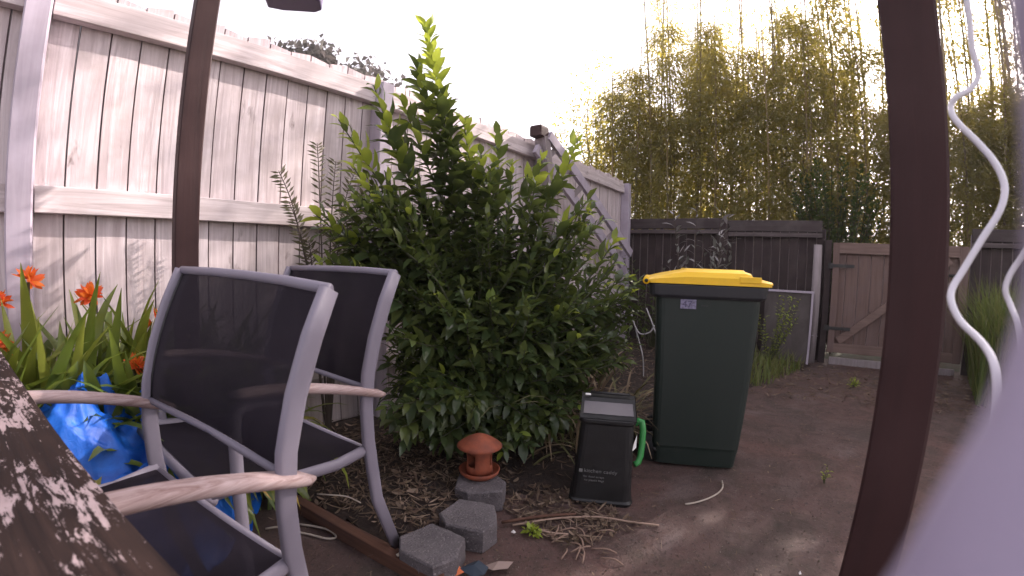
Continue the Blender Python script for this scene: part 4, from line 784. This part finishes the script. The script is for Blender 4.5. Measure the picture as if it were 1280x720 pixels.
# individual sticks
def stick(label, pts, r_, m=M_STICKW, name='stick', cat='stick', group=None):
    o = MB().tube(smooth_path(pts, 3), r_, 7).obj(name, m, None, label=label, category=cat)
    if group: o['group'] = group
stick('long pale stick lying in front of the caddy, its tip to the right', [(-.86, 1.225, .012), (-.75, 1.36, .016), (-.62, 1.46, .018), (-.50, 1.50, .016), (-.395, 1.545, .010)], .0042)
stick('reddish brown stick lying across the litter left of the caddy', [(-.90, 1.21, .016), (-.80, 1.33, .022), (-.70, 1.43, .018)], .0065, M_EDGE)
stick('short forked pale stick beside the seedling', [(-.80, 1.26, .012), (-.72, 1.26, .018), (-.66, 1.30, .012)], .004)
stick('curved white plastic strip lying on the paving in front of the bin', [(-.25, 2.06, .008), (-.235, 2.00, .006), (-.245, 1.93, .006), (-.275, 1.86, .006), (-.315, 1.80, .006), (-.35, 1.765, .006)], .0042, M_TWINE, 'plastic_strip', 'strip')
stick('looped pale strap lying on the ground behind the nearer chair leg', [(-1.50, .56, .008), (-1.46, .60, .02), (-1.42, .63, .01), (-1.36, .67, .008), (-1.30, .70, .008), (-1.28, .73, .01), (-1.33, .735, .012), (-1.39, .71, .01), (-1.45, .67, .008)], .004, M_TWINE, 'strap_loop', 'strap')
stick('pale twine curling over the timber edging', [(-1.52, .80, .06), (-1.46, .83, .07), (-1.42, .88, .06), (-1.36, .90, .05)], .003, M_TWINE, 'twine', 'twine')
stick('short pale stub lying over the timber edging near the concrete block', [(-.99, .775, .062), (-.985, .80, .066), (-.97, .83, .058)], .006, M_TWINE)
for i, (x, y_, a, l_) in enumerate([(-.60, 1.27, -1.2, .09), (-.58, 1.25, -1.0, .07), (-.64, 1.32, -.8, .10), (-.55, 1.27, .3, .09), (-.62, 1.22, -1.4, .06), (-.67, 1.36, -.5, .08), (-.70, 1.30, .8, .07), (-.57, 1.22, -.9, .05), (-.50, 1.24, .1, .08), (-.66, 1.30, -1.9, .08), (-.63, 1.26, -.2, .06), (-.60, 1.21, 1.2, .05), (-.72, 1.33, -1.3, .09), (-.56, 1.28, -2.1, .07), (-.75, 1.37, .2, .07), (-.69, 1.41, .9, .06), (-.58, 1.38, .5, .07)]):
    stick('short curled dry stem in the heap in front of the caddy', [(x, y_, .01), (x + .5 * l_ * math.cos(a) + .008, y_ + .5 * l_ * math.sin(a), .022), (x + l_ * math.cos(a), y_ + l_ * math.sin(a), .008)], .0030, M_DRYSTEM, 'twig', 'twig', 'curled dry stems in front of the caddy')
# scraps at the bottom edge
def scrap(name, label, cat, loc, col, poly, rz, bend=.02):
    m = mat(name + '_paint', col, .7); mb = MB(); k = len(poly); P0 = [(x, y_, .004 + bend * abs(math.sin(x * 40 + y_ * 30))) for x, y_ in poly]
    mb.add(P0 + [(x, y_, z + .0012) for x, y_, z in P0] + [(0, 0, .012 + bend)] + [(0, 0, .0132 + bend)], [(i, (i + 1) % k, 2 * k) for i in range(k)] + [(k + i, k + (i + 1) % k, 2 * k + 1) for i in range(k)] + [(i, (i + 1) % k, k + (i + 1) % k, k + i) for i in range(k)])
    o = mb.obj(name, m, None, label=label, category=cat); o.location = loc; o.rotation_euler = (0, 0, rz)
scrap('dark_scrap', 'crumpled dark blue scrap on the ground by the nearest concrete block', 'scrap', (-.79, .92, .008), (.022, .035, .055), [(-.045, -.02), (-.03, .03), (.0, .04), (.04, .025), (.045, -.02), (.01, -.035)], .3, .025)
scrap('dry_leaf', 'pale curled dry leaf beside the dark blue scrap', 'leaf', (-.75, .995, .008), (.22, .16, .14), [(-.05, -.01), (-.01, .02), (.05, .012), (.03, -.02), (-.02, -.035)], .7, .015)
scrap('orange_leaf', 'orange dry leaf at the end of the timber edging', 'leaf', (-.845, .86, .008), (.55, .14, .05), [(-.05, -.01), (-.02, .02), (.03, .03), (.05, .005), (.01, -.02), (-.03, -.03)], .5, .02)
scrap('white_chip', 'small white chip on the paving left of the seedling', 'chip', (-.83, 1.19, .006), (.75, .72, .70), [(-.009, -.003), (0, .005), (.009, .003), (.004, -.005)], .3, .003)
scrap('white_chip', 'small white chip at the bottom of the paving near the dark post', 'chip', (.13, 1.48, .006), (.75, .72, .70), [(-.006, -.003), (0, .005), (.006, .003), (.004, -.005)], .9, .003)

# ================================================================== LEANING TIMBERS AND METAL FRAME BY THE WHITE FENCE
def beam(par, name, a, b, w_, d_, m):
    a, b = Vector(a), Vector(b); L_ = (b - a).length; q = (b - a).to_track_quat('Z', 'X').to_matrix()
    mb = MB().box((0, 0, 0), (w_, d_, L_), q); o = mb.obj(name, m, par, .002); o.location = (a + b) / 2; return o
t = thing('leaning_ladder', 'old grey timber ladder leaning on the white fence behind the shrub', 'ladder', (-1.75, 4.2, 0))
A0 = Vector((-.33, -1.05, 1.98)); A1 = Vector((-.20, .62, 1.0)); off = Vector((.07, .10, .13))
beam(t, 'stile', A0, A1, .09, .04, M_POSTW); beam(t, 'stile', A0 + off, A1 + off, .09, .04, M_POSTW)
for i in range(7): q = A0.lerp(A1, (i + .6) / 7.4); beam(t, 'rung', q, q + off, .05, .022, M_GREYWOOD)
t = thing('leaning_post', 'grey timber pole with dark caps poking above the white fence', 'pole', (-2.08, 3.25, 0))
beam(t, 'shaft', (.10, .28, 0), (0, .0, 2.10), .06, .15, M_GREYWOOD); beam(t, 'strut', (.03, .12, 1.4), (.03, -.02, 2.08), .02, .02, M_LABEL)
MB().prism([(-.06, -.11), (.06, -.11), (.06, .02), (-.06, .02)], 2.09, 2.19, .12, .02).obj('cap', M_BROWN, t, .006)
MB().prism([(-.05, .03), (.05, .03), (.05, .17), (-.05, .17)], 2.07, 2.15, .12, .03).obj('cap', M_BROWN, t, .006)
t = thing('metal_frame', 'small bent metal frame between shrub and wheelie bin', 'frame', (-1.2, 3.6, 0))
MB().tube(smooth_path([(-.16, 0, .62), (-.08, 0, .40), (-.02, 0, .22), (0, 0, .02)]), .006, 7).tube(smooth_path([(-.02, .02, .64), (.08, .02, .42), (.15, .02, .2), (.17, .02, .02)]), .006, 7).obj('rail', M_WIRE, t)
MB().tube(smooth_path([(-.12, 0, .50), (-.05, -.02, .42), (.03, 0, .44), (.06, .02, .50)]), .006, 7).obj('crossbar', M_WIRE, t)

# ================================================================== TREES AND BAMBOO
def blad(L, W): return [(-W / 2, L * .4, 0), (0, 0, 0), (W / 2, L * .4, .01), (0, L, -.02)], [(0, 1, 2, 3)]
def bamboo_mesh(h, base_z, radius, nclump, per, seed, LL=.13, spread=.5):
    rnd = random.Random(seed); mb = MB()
    for c in range(nclump):
        fz = rnd.random() ** .85; z = base_z + (h - base_z) * fz; tap = (1 - fz) ** .55
        a = rnd.uniform(0, 6.28); rr_ = radius * rnd.uniform(.15, 1) * (.35 + .65 * tap); cc2 = Vector((math.cos(a) * rr_, math.sin(a) * rr_, z + rr_ * .4))
        for k in range(per):
            p = cc2 + Vector((rnd.gauss(0, .06), rnd.gauss(0, .06), rnd.gauss(0, .08))); d = Vector((math.cos(a) + rnd.uniform(-1, 1), math.sin(a) + rnd.uniform(-1, 1), rnd.uniform(-1.7, .2))).normalized()
            vs, fs = blad(LL * rnd.uniform(.6, 1.2), LL * .13 * rnd.uniform(.8, 1.3)); m_ = dirmat(d, rnd.uniform(-1, 1)); mb.add([p + m_ @ Vector(v) for v in vs], fs)
    return mb.mesh('foliage', M_BAMB)
def culm_mesh(h, seed):
    rnd = random.Random(seed); mb = MB(); ph = rnd.uniform(0, 6.28); bend = rnd.uniform(.1, .45)
    f_ = lambda z: Vector((math.cos(ph) * bend * (z / h) ** 2.2, math.sin(ph) * bend * (z / h) ** 2.2, z))
    zs = []; z = 0
    while z < h: zs.append(z); z += .28
    mb.tube([f_(z) for z in zs], [.020 * (1 - .8 * z / h) + .003 for z in zs], 6, cap=False)
    for z in zs[1:-1]:
        c = f_(z); r_ = .0215 * (1 - .8 * z / h) + .0045; mb.tube([c - Vector((0, 0, .006)), c + Vector((0, 0, .006))], r_, 6, cap=False)
    for k in range(16):  # side branches
        z = rnd.uniform(.35, .95) * h; a = rnd.uniform(0, 6.28); L_ = rnd.uniform(.2, .5); c = f_(z); mb.tube([c, c + Vector((math.cos(a) * L_, math.sin(a) * L_, L_ * .9))], [.004, .001], 4, cap=False)
    return mb.mesh('culm', M_CULM)
kinds = {
 'bushy': [(bamboo_mesh(4.3 + .35 * i, .6, .55, 290, 17, 100 + i, .125), culm_mesh(5.2 + .4 * i, 120 + i)) for i in range(4)],
 'tall': [(bamboo_mesh(7.4 + .5 * i, 3.4, .26, 62, 8, 200 + i, .12), culm_mesh(7.4 + .5 * i, 220 + i)) for i in range(4)],
 'full': [(bamboo_mesh(6.8 + .4 * i, 2.2, .42, 190, 10, 400 + i, .13), culm_mesh(7.2 + .4 * i, 420 + i)) for i in range(3)],
 'cane': [(bamboo_mesh(6.6 + .5 * i, 4.4, .28, 28, 7, 300 + i), culm_mesh(6.6 + .5 * i, 320 + i)) for i in range(4)]}
labs = {'bushy': 'bushy olive green bamboo growing in the thicket beyond the back fence', 'tall': 'tall feathery bamboo rising above the thicket into the sky', 'full': 'leafy bamboo on the right of the thicket reaching the top of the frame', 'cane': 'bare slender bamboo cane among the thicket beyond the back fence'}
grp = {'bushy': 'bushy bamboo beyond the back fence', 'tall': 'tall feathery bamboo beyond the back fence', 'full': 'leafy tall bamboo on the right', 'cane': 'bare bamboo canes beyond the back fence'}
rb = random.Random(77)
def bam(kd, x, y_, s_=1.0):
    fo, cu = rb.choice(kinds[kd]); t = thing('bamboo_plant', labs[kd], 'bamboo', (x, y_, 0), rb.uniform(0, 6.28), grp[kd])
    t.scale = (1, 1, s_); link('culm', cu, t); link('foliage', fo, t, kind='stuff'); return t
x = -2.75
while x < 6.4:
    for row in range(3):
        s_ = rb.uniform(.78, .98) * (1 if x < .7 else .76); bam('bushy', x + rb.uniform(-.15, .15), 6.55 + row * .62 + rb.uniform(-.15, .15), s_ * (.93 if x < -2.4 else 1))
    x += .40
x = -2.6
while x < 6.5:
    s_ = rb.uniform(.80, 1.10)
    bam('tall', x + rb.uniform(-.2, .2), 6.9 + rb.uniform(0, 1.6), s_ * (.85 if x < -1.5 else 1)); x += .50 if x < .2 else .20
x = 1.3
while x < 6.4: bam('full', x + rb.uniform(-.15, .15), 7.2 + rb.uniform(0, 1.3), rb.uniform(.85, 1.05)); x += .26
x = -2.4
while x < 6.5: bam('cane', x + rb.uniform(-.2, .2), 6.4 + rb.uniform(0, 1.8), rb.uniform(.8, 1.15)); x += .24

def tree(name, label, cat, loc, h, tips, G, m, dens, trunk=.05, n=1):
    t = thing(name, label, cat, loc); mb = MB(); L_ = []
    mb.tube(smooth_path([(0, 0, 0), (.02 * h, 0, h * .3), (0, .02 * h, h * .55)]), [trunk * (1 - .05 * i) for i in range(9)], 8).obj('trunk', M_BARK, t)
    mb = MB()
    for tip in tips:
        tip = Vector(tip); b0 = Vector((0, .0, h * R(.28, .55))); path = smooth_path([b0, b0.lerp(tip, .5) + rv(.06 * h), tip], 4); nn = len(path)
        mb.tube(path, [trunk * .35 * (1 - .9 * i / (nn - 1)) + .002 for i in range(nn)], 5, cap=False)
        for i in range(nn // 3, nn):
            for q in range(dens):
                L_.append((path[i] + rv(.055 * h), dirmat(rv().normalized() if True else 0, R(-1, 1)), R(.6, 1.2)))
    mb.obj('limbs', M_BARK, t); mass(L_, G, 'crown', m, t, kind='stuff'); return t
GB = [leaf_geo(.085, .035, .2, .2, 2), leaf_geo(.07, .04, .2, .1, 2)]
tree('sparse_tree', 'thin sparse tree left of the bamboo with open twiggy crown', 'tree', (-3.55, 7.4, 0), 5.0, [(R(-.6, .75), R(-.5, .5), R(1.9, 4.2)) for _ in range(20)] + [(.1, 0, 4.9), (-.1, 0, 4.6), (.3, 0, 3.8)], GB, M_BAMB, 38, .045)
FG = [leaf_geo(.30, .20, .2, .2, 2), leaf_geo(.24, .2, .2, .1, 2)]
tree('distant_tree', 'dark distant tree crown showing over the white fence', 'tree', (-13.7, 7.6, 0), 7.2, [(R(-1.6, .5), R(-1.5, 2.2), R(7.3, 8.15)) for _ in range(44)] + [(.6, 2.6, 7.5), (.6, 3.3, 7.1), (-.5, -1.8, 7.7)], FG, M_FARLEAF, 34, .22)

# ================================================================== THIN AIR VOLUME (added to stand in for the lens flare veil)
hz = MB().box((0, 0, 0), (620, 620, 12.2)).mesh('flare_haze', M_DRY); hz.materials.clear()
hm = bpy.data.materials.new('flare_veil_air'); hm.use_nodes = True; nt_ = hm.node_tree; nt_.nodes.remove(nt_.nodes['Principled BSDF'])
pv = nt_.nodes.new('ShaderNodeVolumePrincipled'); pv.inputs['Color'].default_value = (.98, .94, .93, 1); pv.inputs['Density'].default_value = .0028; pv.inputs['Anisotropy'].default_value = .55
nt_.links.new(pv.outputs[0], nt_.nodes['Material Output'].inputs['Volume']); hz.materials.append(hm)
link('flare_haze', hz, None, 0, kind='stuff').location = (0, 0, 5.05)
